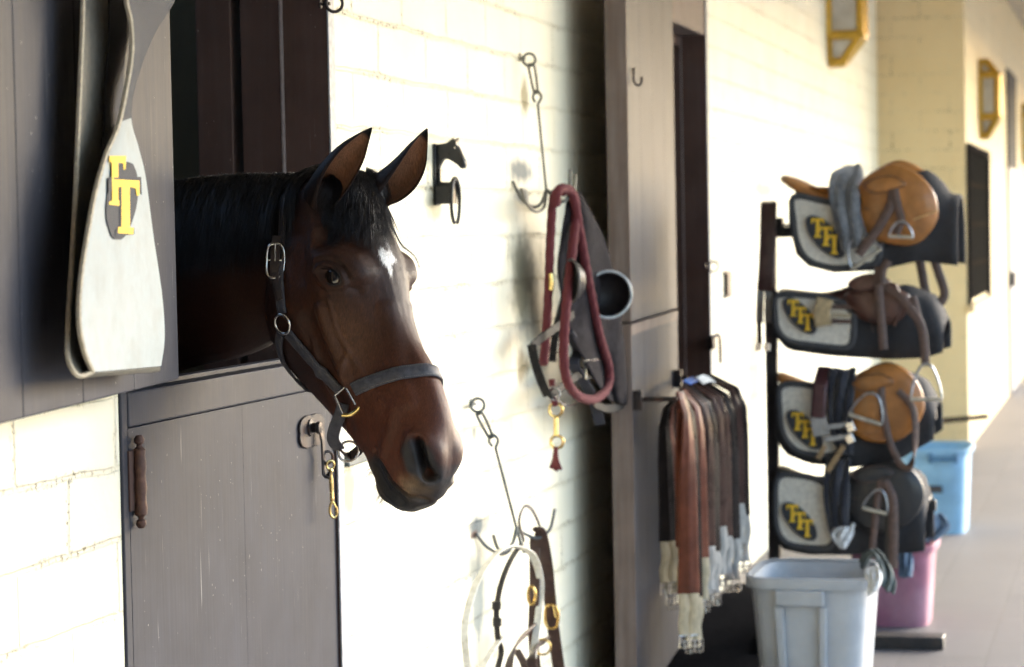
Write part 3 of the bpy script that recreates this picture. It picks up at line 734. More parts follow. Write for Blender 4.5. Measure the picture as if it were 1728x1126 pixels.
# ------------------------------------------------------------------ mane, forelock, whiskers
M_hair = hair_mat('black mane hair', (.007, .006, .0075), .36, .5)
def strands(name, rows, width, parent, m, label=None):
    """each row: list of points of one lock of hair; built as thin tapering blades"""
    b = MB(); vs, fs = [], []
    for pts, wd_ in rows:
        n = len(pts); base = len(vs)
        for i, p in enumerate(pts):
            t = (pts[min(i + 1, n - 1)] - pts[max(i - 1, 0)]).normalized()
            s = t.cross(V((random.gauss(-.8, .3), random.gauss(-.5, .3), random.gauss(0, .1)))).normalized(); k = wd_ * (1 - .85 * (i / (n - 1)) ** 1.5) / 2
            q = t.cross(s) * k * .7
            vs += [p + s * k, p + q, p - s * k]
        for i in range(n - 1):
            a = base + i * 3
            fs += [(a, a + 3, a + 4, a + 1), (a + 1, a + 4, a + 5, a + 2), (a + 2, a + 5, a + 3, a)]
    b.add(vs, fs)
    me = bpy.data.meshes.new(name); me.from_pydata(b.v, [], b.f); me.shade_smooth(); me.materials.append(m)
    o = bpy.data.objects.new(name, me); COL.objects.link(o); o.parent = parent
    if label: o['label'] = label
    return o
rr_ = random.Random(11)
rows = []
# crest line from the poll back along the top of the neck
crest = spline([hl(.015, -.02, 0), hl(-.012, -.055, 0), WX(468, 292, 4.60), WX(405, 291, 4.63), WX(345, 300, 4.66), WX(290, 309, 4.69), WX(235, 318, 4.73), WX(170, 332, 4.76)], 12)
side_n = V((-1, -.25, 0)).normalized()
for i in range(5200):
    t = rr_.random(); k = t * (len(crest) - 1.001); c = crest[int(k)].lerp(crest[int(k) + 1], k % 1)
    root, nr = snap(c + V((rr_.uniform(-.03, .015), rr_.uniform(-.015, .015), .03)), 0)
    ln = rr_.uniform(.14, .255) * (1.0 if t > .2 else .35 + 3 * t)
    p = root + V((0, 0, .0)); pts = [p - nr * .004]; lift = rr_.uniform(.004, .016)
    d = V((-.35, rr_.gauss(.0, .10), .22 + rr_.gauss(0, .08)))
    for j in range(9):
        q = pts[-1] + d.normalized() * ln / 9
        h, n2_ = snap(q); out = (q - h).dot(n2_)
        if out < lift: q = h + n2_ * lift
        pts.append(q); d = d * .5 + V((-.10, .02 + rr_.gauss(0, .03), -.85)) * .6
    rows.append((pts, rr_.uniform(.0010, .0024)))
strands('mane', rows, .003, horse, M_hair)
# forelock: falls between the ears over the forehead towards the near eye
rows = []
for i in range(4200):
    a = rr_.random(); w0 = max(-.03, min(.028, rr_.gauss(0, .020))); u0 = rr_.uniform(-.03, .035)
    root, nr = snap(hl(u0, .05, w0), 0)
    fan = w0 * 1.6 + rr_.gauss(.020, .034); fan = max(-.088, min(.092, fan)); ln = rr_.uniform(.075, .160) * (1.08 - .30 * max(0, .025 - fan) / .06 - .1 * abs(fan) / .08)
    lift = rr_.uniform(.003, .020) * (1 if abs(fan) < .07 else .6)
    pts = [root - nr * .004]; n = 10; bend = rr_.gauss(0, .005)
    for j in range(1, n + 1):
        s = j / n
        w_ = w0 + (fan - w0) * (s ** .8) + bend * math.sin(s * 3.1); uu = u0 + ln * s
        h, n2_ = snap(hl(uu, .02 - abs(w_) * .8, w_)); l = lift * math.sin(min(1, s * 2.2) * 1.57) * (1 - .45 * s)
        pts.append(h + n2_ * (l + .0015))
    rows.append((pts, rr_.uniform(.0006, .0014)))
for i in range(26):                                       # stray hairs off the far side of the forelock
    root, nr = snap(hl(rr_.uniform(0, .03), .05, -.03)); pts = [root]
    wf = rr_.uniform(-.10, -.078); ln = rr_.uniform(.14, .19)
    for j in range(1, 11):
        s = j / 10; h, n2_ = snap(hl(.02 + ln * s, .01 - .03 * s, -.03 + (wf + .03) * s ** .7)); pts.append(h + n2_ * (.005 + .005 * s * rr_.uniform(.4, 1.4)))
    rows.append((pts, .0007))
strands('forelock', rows, .002, horse, M_hair)
rows = []
for i in range(90):                                       # chin and lip whiskers
    uu = rr_.uniform(.53, .62); root, nr = snap(hl(uu, -.20, rr_.uniform(-.03, .045)))
    d = (nr + V((rr_.gauss(0, .35), rr_.gauss(0, .35), -.4 + rr_.gauss(0, .2)))).normalized(); ln = rr_.uniform(.008, .030)
    rows.append(([root, root + d * ln * .5, root + d * ln + V((0, 0, -.002))], .0007))
strands('whiskers', rows, .001, horse, mat('grey whisker hair', (.10, .09, .08), .5))
rows = []
for k in range(34):                                       # upper lashes
    a = rad(25 + 130 * k / 33); x, y = .022 * math.cos(a), .0140 * math.sin(a)
    p = hl(*ep(x, y), EYE[2] + math.sqrt(max(ER * ER - x * x - y * y, 1e-5)) + .002)
    d = V(HM.T @ np.array((.1, .25, 1.0))).normalized(); dn = V(HM.T @ np.array((.6, -.3, .2)))
    rows.append(([p, p + d * .009 + dn * .002, p + d * .015 + dn * .006], .0010))
strands('eyelashes', rows, .001, horse, M_hair)

# ------------------------------------------------------------------ the halter it wears
M_web = mat('faded navy leather', (.050, .050, .062), .58, scale=120, var=.35, bmp=.3, dirt=(.085, .083, .088))
M_strap = mat('dark brown leather', (.040, .026, .020), .5, scale=90, var=.35, bmp=.3, coat=.1)
M_stitch = mat('stitching thread', (.16, .15, .14), .8, scale=300)
halter = thing('halter', 'navy and brown leather halter with brass fittings worn by the bay horse', 'halter', hl(.25, -.15, .09))
def wrap(pix, lift=.003, n=6):
    """band laid on the near side of the head: points and surface normals"""
    a = [onhead(*p, lift) if len(p) == 2 else snap(hl(*p), lift) for p in pix]
    c = spline([x[0] for x in a], n); out = []; nn = []
    for p in c:
        h, m_ = snap(p, lift); out.append(h); nn.append(m_)
    # soften so that the band bridges hollows
    for _ in range(22):
        out = [out[0]] + [out[i] * .5 + (out[i - 1] + out[i + 1]) * .25 for i in range(1, len(out) - 1)] + [out[-1]]
        if _ % 4 == 1:
            for i, p in enumerate(out):
                h, m_ = snap(p)
                if (p - h).dot(m_) < lift: out[i] = h + m_ * lift
    return out, nn
def band(name, pix, wid, m, th=.004, lift=.0035, stitch=True, parent=halter):
    c, nn = wrap(pix, lift); wdir = []
    for i in range(len(c)):
        t = (c[min(i + 1, len(c) - 1)] - c[max(i - 1, 0)]).normalized(); wdir.append(t.cross(nn[i]).normalized())
    o = MB().strap(c, wid, th, wdir).build(name, m, parent, smooth=50)
    if stitch:
        sb = MB()
        for s in (-1, 1):
            row = [c[i] + wdir[i] * s * (wid / 2 - .0028) + nn[i] * (th / 2 + .0002) for i in range(len(c))]
            L_ = sum((row[i + 1] - row[i]).length for i in range(len(row) - 1)); k = max(4, int(L_ / .0042))
            fine = spline(row, 4)
            acc = 0; on = []
            for i in range(len(fine) - 1):
                acc += (fine[i + 1] - fine[i]).length
                if int(acc / .0021) % 2 == 0: on.append((fine[i], fine[i + 1]))
            for a, b in on: sb.tube([a, b], .0006, 4)
        sb.build('stitching', M_stitch, o)
    return o, c, wdir, nn
ring_c, ring_n = onhead(482, 545, .006)
sq_c, sq_n = onhead(584, 669, .007)
# crown strap up behind the ears, buckle, cheek strap, throat strap, noseband, chin strap
band('crown_strap', [(473, 452), (476, 420), (479, 385), (482, 350), (488, 318), (497, 290), (-.005, .0, .0), (.0, -.06, -.065), (.05, -.12, -.085), (.15, -.16, -.095), (.26, -.19, -.088)], .021, M_strap, .0045)
band('cheek_piece', [(478, 528), (475, 500), (473, 470), (474, 440)], .023, M_web, .005, .004)
band('strap_end', [(470, 462), (470, 478), (474, 495), (477, 507)], .018, M_strap, .003, .009, False)
band('cheek_strap', [(488, 562), (512, 590), (540, 622), (562, 645), (577, 660)], .026, M_web, .0055, .004)
band('throat_strap', [(476, 562), (473, 590), (475, 620), (484, 648), (500, 672), (.34, -.262, .0), (.30, -.25, -.045), (.26, -.19, -.085)], .021, M_web, .005, .004)
band('noseband', [(598, 656), (625, 645), (660, 634), (700, 628), (735, 630), (.435, -.045, -.052), (.43, -.085, -.062), (.415, -.135, -.062)], .027, M_web, .0055, .004)
# chin strap droops below the jaw
cs = [sq_c + V((0, 0, -.012)), *[WX(px, py, sq_c.x + dx) for px, py, dx in ((574, 700, .004), (565, 722, .008), (562, 742, .02), (572, 758, .05))]]
MB().strap(spline(cs, 6), .024, .0045, (.25, -.96, .1)).build('chin_strap', M_web, halter)
cs2 = [WX(572, 757, sq_c.x + .05), WX(590, 770, sq_c.x + .09), snap(hl(.47, -.20, -.02), .012)[0], snap(hl(.44, -.19, -.05), .006)[0], snap(hl(.42, -.135, -.066), .005)[0]]
MB().strap(spline(cs2, 6), .02, .0045, (-.3, -.5, -.4)).build('chin_strap', M_strap, halter)
def frame_axes(n, updir):
    e2 = (V(updir) - n * n.dot(V(updir))).normalized(); return e2.cross(n), e2
e1, e2 = frame_axes(ring_n, (.02, -.05, 1))
MB().tube(circ(ring_c + ring_n * .003, .0195, e1, e2, 28), .0030, 10, True).build('ring', M_nickel, halter)
# oval buckle on the cheek
bk, bn = onhead(472, 443, .011)
def facing(n, p, k=.6): return (n * (1 - k) + (V(CP) - V(p)).normalized() * k).normalized()
bn = facing(bn, bk, .65)
e1, e2 = frame_axes(bn, (.02, -.03, 1))
ov = [bk + e1 * (.0180 * (abs(math.cos(a)) ** .6) * (1 if math.cos(a) > 0 else -1)) + e2 * (.0335 * (abs(math.sin(a)) ** .7) * (1 if math.sin(a) > 0 else -1)) + bn * .004 * abs(math.sin(a)) for a in [2 * math.pi * k / 40 for k in range(40)]]
bo = MB().tube(ov, .0028, 10, True).build('buckle', M_nickel, halter)
MB().tube([bk - e1 * .014 + e2 * .002 + bn * .001, bk + e1 * .014 + e2 * .002 + bn * .001], .0022, 8).build('bar', M_nickel, bo)
MB().tube([bk + bn * .003, bk + e2 * .017 + bn * .006, bk + e2 * .034 + bn * .005], .0019, 8).build('tongue', M_nickel, bo)
MB().strap([bk - e2 * .045 - bn * .006, bk - e2 * .02 + bn * .001, bk + e2 * .018 + bn * .002, bk + e2 * .05 - bn * .006], .019, .004, e1).build('strap_layer', M_strap, bo)
# square fitting at the nose: three bars and a rounded brass end
sq_n = facing(sq_n, sq_c, .55)
def onplane(px, py, lift=0):
    d = V(ray(px, py)); c = V(CP); o = sq_c + sq_n * (.017 + lift); return c + d * ((o - c).dot(sq_n) / d.dot(sq_n))
arc = spline([onplane(*p) for p in ((611, 668), (611, 680), (603, 692), (591, 700), (578, 701))], 5)
sqf = MB().tube([onplane(565, 667), onplane(594, 643)], .0030, 8).tube([onplane(594, 643), onplane(611, 668)], .0030, 8).tube([onplane(565, 667), onplane(579, 700)], .0030, 8).build('square_ring', M_nickel, halter)
MB().tube([onplane(583, 653), onplane(600, 683)], .0026, 8).build('cross_bar', M_nickel, sqf)
MB().tube(arc, .0045, 10).build('brass_end', M_brass, sqf)
# ring under the chin
rc_ = WX(588, 762, sq_c.x + .06)
MB().tube(circ(rc_, .020, (.35, -.94, .05), (.1, .0, 1), 24), .0026, 8, True).build('ring', M_nickel, halter)
# ------------------------------------------------------------------ writing: the stacked letters on strap and pads
TEE = [(-.5, .5), (.5, .5), (.5, .22), (.40, .22), (.36, .36), (.15, .36), (.15, -.38), (.28, -.40), (.28, -.5), (-.28, -.5), (-.28, -.40), (-.15, -.38), (-.15, .36), (-.36, .36), (-.40, .22), (-.5, .22)]
M_gold = mat('yellow appliqué', (.80, .52, .04), .7, scale=200, bmp=.2)
M_navy = mat('charcoal emblem cloth', (.045, .047, .055), .85, scale=200, bmp=.2)
M_cream = mat('cream webbing edge', (.40, .35, .26), .7, scale=120)
M_white = mat('white elastic web', (.235, .285, .305), .6, scale=40, var=.10, dirt=(.20, .235, .24), bmp=.2)

# ------------------------------------------------------------------ white strap with emblem hanging on the near upper door
strap = thing('girth_strap', 'white and charcoal elastic strap with yellow letters looped on the near upper door', 'strap', W(200, 300, .26))
SO = lambda px, py, o: W(px, py, o)
Lf = [(222, -25, .300), (213, 0, .298), (220, 36, .297), (222, 89, .295), (213, 149, .293), (199, 213, .295), (178, 263, .298), (160, 327, .30), (148, 391, .303), (136, 470, .306), (133, 540, .308), (141, 590, .308), (156, 628, .304)]
Rt = [(300, -20, .212), (288, 8, .215), (256, 60, .225), (234, 117, .235), (222, 160, .242), (219, 205, .243), (231, 249, .236), (243, 300, .230), (256, 398, .226), (264, 450, .224), (272, 510, .222), (275, 570, .222), (269, 618, .224)]
A_ = spline([SO(*p) for p in Lf], 14); B_ = spline([SO(*p) for p in Rt], 14)
k0 = 78
def rib(A, B, m, name, th=.006, par=strap, lo=0., hi=1.):
    return MB().ruled([a.lerp(b, lo) for a, b in zip(A, B)], [a.lerp(b, hi) for a, b in zip(A, B)], th, 8).build(name, m, par, smooth=60)
rib(A_[k0 - 10:], B_[k0 - 10:], M_white, 'web')
rib(A_[:k0 - 9], B_[:k0 - 9], M_navy, 'dark_web', .007)
MB().tube([a for a in A_], .0042, 6).build('edge_binding', M_cream, strap)
MB().tube([b for b in B_[k0 - 10:]], .0030, 6).build('edge_binding', mat('grey binding', (.22, .23, .25), .8), strap)
# back run of the loop, between the front run and the door, and the fold at the bottom
Lb = [(140, -20, .252), (138, 60, .252), (133, 180, .256), (127, 330, .262), (121, 440, .270), (114, 560, .282), (115, 606, .288), (131, 634, .296), (156, 628, .304)]
Rb = [(214, -20, .20), (214, 60, .20), (206, 180, .205), (200, 330, .205), (215, 440, .20), (250, 560, .20), (262, 600, .205), (268, 624, .214), (269, 618, .224)]
Ab, Bb = spline([SO(*p) for p in Lb], 6), spline([SO(*p) for p in Rb], 6)
rib(Ab, Bb, mat('grey-beige web back', (.105, .098, .080), .75, scale=90), 'back_web', .006)
MB().tube(Ab, .0038, 6).build('edge_binding', M_cream, strap)
n_off = V((-.25, -1, 0)).normalized() * .005
k1 = 20
MB().ruled([a.lerp(b, .52) + n_off for a, b in zip(Ab[:k1], Bb[:k1])], [a.lerp(b, .92) + n_off for a, b in zip(Ab[:k1], Bb[:k1])], .002, 3).build('dark_stripe', M_navy, strap)
# emblem: dark oval and two stepped letters, laid on the web
def web_pt(s, t, lift=.0045):
    """s along the visible web 0..1, t across"""
    k = s * (len(A_) - 1); i = int(min(k, len(A_) - 2)); f_ = k - i
    a = A_[i].lerp(A_[i + 1], f_); b = B_[i].lerp(B_[i + 1], f_); i2 = min(i + 2, len(A_) - 1)
    n = ((A_[i2] + B_[i2]) - (A_[max(i - 2, 0)] + B_[max(i - 2, 0)])).cross(b - a).normalized()
    if n.dot(V(CP) - a) < 0: n = -n
    return a.lerp(b, t) + n * lift
_gt = np.linspace(-.1, 1.1, 161); _ga, _gb = np.array([tuple(a) for a in A_]), np.array([tuple(b) for b in B_])
_gp = (_ga[:, None] * (1 - _gt)[None, :, None] + _gb[:, None] * _gt[None, :, None] - CP) @ RC
_gx, _gy = 864 + F_PX * _gp[..., 0] / -_gp[..., 2], 563 - F_PX * _gp[..., 1] / -_gp[..., 2]
def inv(px, py):        # nearest (s, t) on the web for a measured point
    e = (_gx - px) ** 2 + (_gy - py) ** 2; e[:k0 - 14] = 1e9; i, j_ = np.unravel_index(np.argmin(e), e.shape)
    return i / (len(A_) - 1), float(_gt[j_])
def patch(poly, m, name, lift, par):
    pts = [web_pt(*inv(*p), lift) for p in poly]; low = [web_pt(*inv(*p), lift - .0004) for p in poly]; n = len(pts)
    return MB().add(pts + low, [tuple(range(n)), tuple(range(2 * n - 1, n - 1, -1))] + [(i, (i + 1) % n, (i + 1) % n + n, i + n) for i in range(n)]).build(name, m, par, smooth=0)
oval = [(201 + 26 * math.cos(a) - 8 * math.sin(a), 338 + 66 * math.sin(a)) for a in [2 * math.pi * k / 28 for k in range(28)]]
em = patch([(max(x, 166 - .10 * (y - 300)), y) for x, y in oval], M_navy, 'emblem', .0052, strap)
def tee(cx, cy, w, h, sl=.02): return [(cx + x * w + sl * (cy - (cy - y * h)) * 0, cy - y * h) for x, y in TEE]
patch(tee(205, 349, 46, 90), M_gold, 'letter', .0070, em)
patch([(x if x > 172 else 172, y) for x, y in tee(204, 348, 56, 98)], M_navy, 'letter_edge', .0065, em)
patch([(max(x, 178 if y < 300 else 171), y) for x, y in tee(188, 305, 36, 86)], M_gold, 'letter', .0060, em)

# ------------------------------------------------------------------ cast iron horse-head bridle bracket
xb = W(734, 290, 0).x
br = thing('bridle_bracket', 'black iron bridle bracket shaped like a horse head, on the wall beside the ears', 'bridle bracket', (xb, 0, W(734, 290, 0).z))
zt, zb = WX(730, 243, xb).z, WX(730, 347, xb).z
MB().box((xb - .022, -.008, zb), (xb + .022, -.0005, zt)).build('back_plate', M_blackiron if 'M_blackiron' in globals() else mat('black painted iron', (.018, .019, .021), .32, .35, scale=60), br, bevel=.003)
M_bi = MATS['black painted iron']
zz = lambda x, y: (400 + x / 3.312, 180 + y / 3.312)
outl = [(1100, 212), (1140, 208), (1175, 202), (1196, 186), (1216, 166), (1218, 186), (1238, 174), (1230, 200), (1246, 232), (1262, 268), (1280, 304), (1283, 326), (1276, 346), (1256, 347), (1240, 330), (1214, 312), (1190, 298), (1166, 292), (1146, 306), (1130, 335), (1120, 365), (1104, 372)]
pts = [WX(*zz(*p), xb) for p in outl]; cen = sum(pts, V()) / len(pts)
hb_ = MB(); n = len(pts)
lay = [[cen.lerp(p, k) + V((dx, 0, 0)) for p in pts] for k, dx in ((.90, -.011), (1, -.006), (1, .006), (.90, .011))]
hb_.loft(lay).build('horse_head', M_bi, br, smooth=50)
MB().ball(WX(*zz(1225, 232), xb) + V((-.009, 0, 0)), .004, 8).build('eye', M_nickel, bpy.data.objects['horse_head'])
MB().box((xb - .012, -.018, zb + .03), (xb + .012, -.0085, WX(733, 285, xb).z)).build('stem', M_bi, br, bevel=.004)
oU = WX(768, 320, xb).y; zU = WX(768, 304, xb).z; zL = WX(768, 382, xb).z
arch = lambda yy, r, zc, z1: [V((xb - r, yy, z1))] + [V((xb - r * math.cos(a), yy, zc + r * math.sin(a))) for a in [math.pi * k / 14 for k in range(15)]] + [V((xb + r, yy, z1))]
MB().loft([arch(y, .030, zU - .034, zU - .062) for y in (-.009, -.03, oU + .004)]).build('cradle', M_bi, br, smooth=50)
MB().tube([V((xb + .040 * math.sin(a), oU, (zU + zL) / 2 + .004 + (zU - zL) * .5 * math.cos(a))) for a in [rad(x) for x in np.linspace(-158, 158, 25)]], [.0048] * 6 + [.0062] * 13 + [.0048] * 6, 8).build('horseshoe_hook', M_bi, br)

# ------------------------------------------------------------------ ring bolts and small hooks
def ring_bolt(px, py, r, off, label, name='ring_bolt', m=None):
    c = W(px, py, off); t = thing(name, label, 'ring bolt', (c.x, 0, c.z))
    MB().tube(circ(c, r, (.5, -.86, 0), (0, 0, 1), 22), r * .2, 8, True).build('ring', m or M_iron, t)
    MB().tube([V((c.x, -.001, c.z)), V((c.x, c.y + r * .5, c.z))], r * .22, 8).lathe([(r * .55, 0), (r * .55, .004), (r * .3, .006)], V((c.x, -.001, c.z)), (0, -1, 0), 12).build('shank', m or M_iron, t)
    return t
ring_bolt(564, 6, .019, .036, 'dark iron ring bolt at the top of the first door frame')
ring_bolt(1204, 450, .022, .035, 'small iron ring bolt on the frame of the second doorway')
t = thing('wall_bracket', 'small dark iron bracket on the wall right of the second doorway', 'bracket', W(1224, 480, 0))
a, b = W(1219, 458, 0), W(1228, 502, 0)
MB().box((a.x, -.012, b.z), (b.x + .05, -.0005, b.z + .012)).box((a.x, -.012, a.z - .012), (b.x + .05, -.0005, a.z)).box((a.x + .03, -.02, b.z + .01), (b.x + .02, -.0006, a.z - .01)).build('plate', M_iron, t, bevel=.002)
t = thing('door_latch', 'dark iron lever latch with bolts below the ring on the second door frame', 'latch', W(1200, 585, 0))
a = W(1196, 578, .0)
MB().box((a.x - .05, -.03, a.z - .03), (a.x + .03, -.001, a.z + .025)).build('body', M_iron, t, bevel=.004)
MB().strap(spline([W(1200, 570, .04), W(1211, 566, .06), W(1215, 575, .065), W(1216, 612, .06)], 5), .03, .012, (1, 0, 0)).build('lever', M_iron, t)
q = MX2 @ V((.06, 0, 0)); 
t = thing('coat_hook', 'small dark wire hook on the upper half of the second stall door', 'hook', W(1075, 130, .2))
MB().tube(spline([W(1070, 116, .196), W(1069, 124, .204), W(1070, 138, .206), W(1076, 144, .215), W(1082, 141, .225), (W(1083, 130, .228))], 5), .0042, 8).build('wire', M_iron, t)

# ------------------------------------------------------------------ four-pronged tack hooks
def tack_hook(base, ring, links, rod, hub, prongs, label, m):
    t = thing('tack_hook', label, 'tack hook', W(*base, 0))
    c = W(*ring)
    e = MB().tube(circ(c, .0185, (.35, -.94, 0), (0, 0, 1), 22), .0042, 8, True).tube([W(*base, 0), W(base[0] + 8, base[1] + 1, .012), c + V((0, .017, 0))], .0045, 8).build('eye_bolt', m, t)
    MB().lathe([(.014, 0), (.014, .003), (.007, .006)], W(*base, .0), (0, -1, 0), 12).build('washer', m, e)
    a, b = W(*links[0]), W(*links[1]); d = (b - a); s = d.cross(V((1, .2, 0))).normalized() * .0085
    lp = [a - d * .05, a + s, b + s * .7, b + d * .08, b - s * .7, a - s]
    MB().tube(spline(lp, 5, True), .0044, 8, True).build('snap_link', m, t)
    r0, h = W(*rod), W(*hub)
    ex = (h - r0).normalized(); eye = [r0 + ex * .03, r0 + s * 1.5 + ex * .008, r0 - ex * .012, r0 - s * 1.5 + ex * .004, r0 - s * .9 + ex * .022]
    MB().tube([h] + [r0.lerp(h, k) for k in (.75, .5, .25)] + spline(eye, 5), .0043, 8).build('rod', m, t)
    for p in prongs: MB().tube(spline([h + V((0, 0, .004))] + [W(*x) for x in p], 6), .0050, 8).ball(W(*p[-1]), .0052, 8).build('prong', m, t)
    return t
M_hookm = mat('dull nickel hook wire', (.14, .135, .11), .45, .5, scale=70)
tack_hook((877, 97), (893, 101, .034), ((897, 112, .04), (904, 153, .045)), (906, 160, .05), (922, 322, .085),
          [[(912, 345, .07), (896, 349, .045), (878, 332, .018), (866, 308, .006)], [(918, 350, .080), (903, 357, .080), (888, 342, .085), (880, 320, .09)],
           [(936, 334, .10), (949, 341, .125), (960, 328, .14), (962, 288, .142)], [(935, 330, .085), (955, 338, .085), (968, 325, .085), (971, 296, .085)]],
          'upper four-pronged wire tack hook hanging from a wall eye, carrying the maroon rope', M_hookm)
M_zinc = mat('dull zinc hook wire', (.085, .10, .105), .45, .5, scale=70)
tack_hook((794, 681), (806, 684, .034), ((810, 700, .04), (827, 735, .045)), (832, 740, .05), (872, 893, .085),
          [[(862, 925, .07), (846, 935, .05), (822, 923, .022), (804, 902, .006)], [(876, 906, .09), (880, 920, .1), (884, 931, .105)],
           [(888, 902, .10), (908, 908, .125), (928, 893, .15), (936, 861, .152)], [(866, 915, .08), (852, 930, .07), (840, 925, .07), (833, 905, .075)]],
          'lower four-pronged wire tack hook hanging from a wall eye, carrying white and brown straps', M_zinc)

# ------------------------------------------------------------------ what hangs on the upper hook
def rope_mat(name, c):
    m, nt, bs = newmat(name)
    nt.links.new(mixc(nt, noise(nt, 220, 3), [x * .55 for x in c], [x * 1.3 for x in c]), bs.inputs['Base Color']); bs.inputs['Roughness'].default_value = .9
    bump(nt, bs, noise(nt, 300, 3), .6, .003); return m
M_maroon = rope_mat('maroon cotton rope', (.115, .018, .024))
def ropepts(p, n=8): return spline([W(*x) for x in p], n)
rp = thing('lead_rope', 'maroon cotton lead rope with a brass snap looped over the upper tack hook', 'lead rope', W(955, 330, .14))
MB().rope(ropepts([(938, 345, .12), (940, 325, .13), (952, 318, .14), (966, 330, .15), (978, 390, .16), (992, 470, .165), (1010, 560, .17), (1027, 620, .17), (1024, 655, .17), (1003, 674, .17), (975, 668, .165), (956, 640, .16), (951, 590, .16), (957, 500, .16), (966, 420, .155), (972, 350, .15), (962, 322, .14), (950, 324, .13)]), .0142).build('loop', M_maroon, rp)
MB().rope(ropepts([(944, 322, .10), (934, 335, .10), (929, 400, .10), (926, 480, .10), (922, 560, .10), (917, 615, .10)]), .0135).build('tail', M_maroon, rp)
MB().strap(ropepts([(930, 462, .11), (931, 476, .112), (930, 490, .11)], 4), .02, .014, (1, 0, 0)).build('clamp', M_brass, rp)
sp = MB(); c0 = [(931, 640, .10), (934, 672, .105), (938, 684, .11)]
MB().tube(ropepts(c0), .010, 8).build('tail', M_maroon, rp)
b_ = MB().tube(circ(W(938, 692, .11), .020, (.3, -.95, 0), (0, 0, 1), 20), .0045, 8, True).tube([W(938, 705, .11), W(938, 735, .11)], .0075, 8).tube(circ(W(940, 746, .11), .019, (.3, -.95, 0), (0, 0, 1), 20), .0048, 8, True).build('snap', M_brass, rp)
tb = MB()
for k in range(9): tb.tube(spline([W(937 + k % 3, 755, .108 + .002 * k), W(934 + k * .8, 775, .105 + .003 * k), W(929 + k * 2.2, 790 + (k * 7) % 6, .10 + .004 * k)], 4), .0045, 6)
tb.build('tassel', M_maroon, rp)
# blinker hood with cups
M_hood = mat('charcoal hood cloth', (.017, .0145, .017), .95, scale=50, var=.5, dirt=(.030, .027, .031), bmp=.35, spec=.15)
hd_ = thing('blinker_hood', 'charcoal cloth blinker hood with round eye cups hanging behind the maroon rope', 'blinker hood', W(985, 340, .16))
Le = spline([W(*p) for p in ((962, 326, .13), (953, 360, .12), (945, 410, .11), (940, 460, .11), (950, 520, .12), (962, 570, .13), (980, 600, .14), (1002, 640, .15), (1028, 676, .16))], 5)
Re = spline([W(*p) for p in ((976, 322, .15), (996, 360, .17), (1018, 405, .18), (1032, 455, .185), (1044, 520, .185), (1051, 580, .185), (1054, 620, .185), (1056, 655, .185), (1056, 684, .185))], 5)
g = MB(); nu, m_ = 16, len(Le); vs = []
for i in range(m_):
    for j in range(nu + 1):
        f_ = j / nu; p = Le[i].lerp(Re[i], f_)
        dd = .028 * math.sin(f_ * 9 + i * .22) * min(1, i / 6) + .02 * math.sin(f_ * 4.2 - i * .13 + 1)
        vs.append(p + V((-dd * .9, -dd * .2, 0)))
fs = [(i * (nu + 1) + j, i * (nu + 1) + j + 1, (i + 1) * (nu + 1) + j + 1, (i + 1) * (nu + 1) + j) for i in range(m_ - 1) for j in range(nu)]
ho = g.add(vs, fs).build('cloth', M_hood, hd_, smooth=80)
sl = ho.modifiers.new('s', 'SOLIDIFY'); sl.thickness = .005
def cup(px, py, off, r, axis, nm, rim):
    o = W(px, py, off); ax = V(axis).normalized()
    prof = [(.15 * r, -.62 * r), (.55 * r, -.52 * r), (.85 * r, -.28 * r), (r, 0), (r * 1.03, .02 * r), (r * .97, .02 * r), (.82 * r, -.25 * r), (.5 * r, -.47 * r), (.1 * r, -.55 * r)]
    c = MB().lathe(prof, o, ax, 28).build('eye_cup', nm, hd_, smooth=50)
    MB().tube(circ(o + ax * .01 * r, r * 1.01, ax.orthogonal(), ax.cross(ax.orthogonal()), 32), .0045, 8, True).build('rim', rim, c)
M_cup = mat('black moulded plastic', (.006, .005, .006), .45, scale=40, spec=.2)
cup(1027, 497, .20, .072, (-.86, -.42, -.05), M_cup, mat('grey plastic rim', (.42, .46, .48), .3))
cup(965, 474, .165, .062, (-.55, .80, .0), M_cup, mat('dark plastic rim', (.06, .06, .065), .35))
# black halter on the same hook
M_blk = mat('worn black leather', (.016, .0155, .015), .6, scale=80, var=.4, dirt=(.038, .035, .031), spec=.12, bmp=.3)
kh = thing('halter', 'worn black leather halter with a square nickel buckle hanging under the maroon rope', 'halter', W(940, 600, .12))
wv = (.2, -.6, .78)
def hstrap(nm, p, w_=.026, wd_=None, m=None, par=None, th=.005): return MB().strap(ropepts(p), w_, th, wd_ or (.25, -.97, .1)).build(nm, m or M_blk, par or kh)
hstrap('noseband', [(968, 530, .13), (945, 548, .12), (915, 570, .11), (897, 586, .10)], wd_=(0, .1, 1))
hstrap('cheek_strap', [(897, 582, .10), (903, 612, .10), (912, 640, .105), (924, 668, .11)], .026)
hstrap('cheek_strap', [(928, 668, .11), (950, 652, .12), (975, 634, .13), (996, 622, .14)], .026, (0, .1, 1))
hstrap('throat_strap', [(1040, 690, .16), (1053, 672, .17), (1056, 650, .175)], .028, (0, .1, 1))
hstrap('throat_strap', [(1056, 668, .17), (1048, 684, .17), (1025, 690, .165), (1002, 682, .16)], .026, (0, .1, 1))
hstrap('crown_strap', [(958, 470, .12), (950, 510, .115), (938, 560, .11), (932, 610, .11)], .022)
bq = [W(*p) for p in ((986, 610, .15), (1016, 606, .155), (1021, 636, .155), (990, 638, .15))]
MB().tube(bq, .0042, 8, True).tube([bq[0].lerp(bq[1], .5), bq[3].lerp(bq[2], .5)], .003, 8).build('buckle', M_nickel, kh)
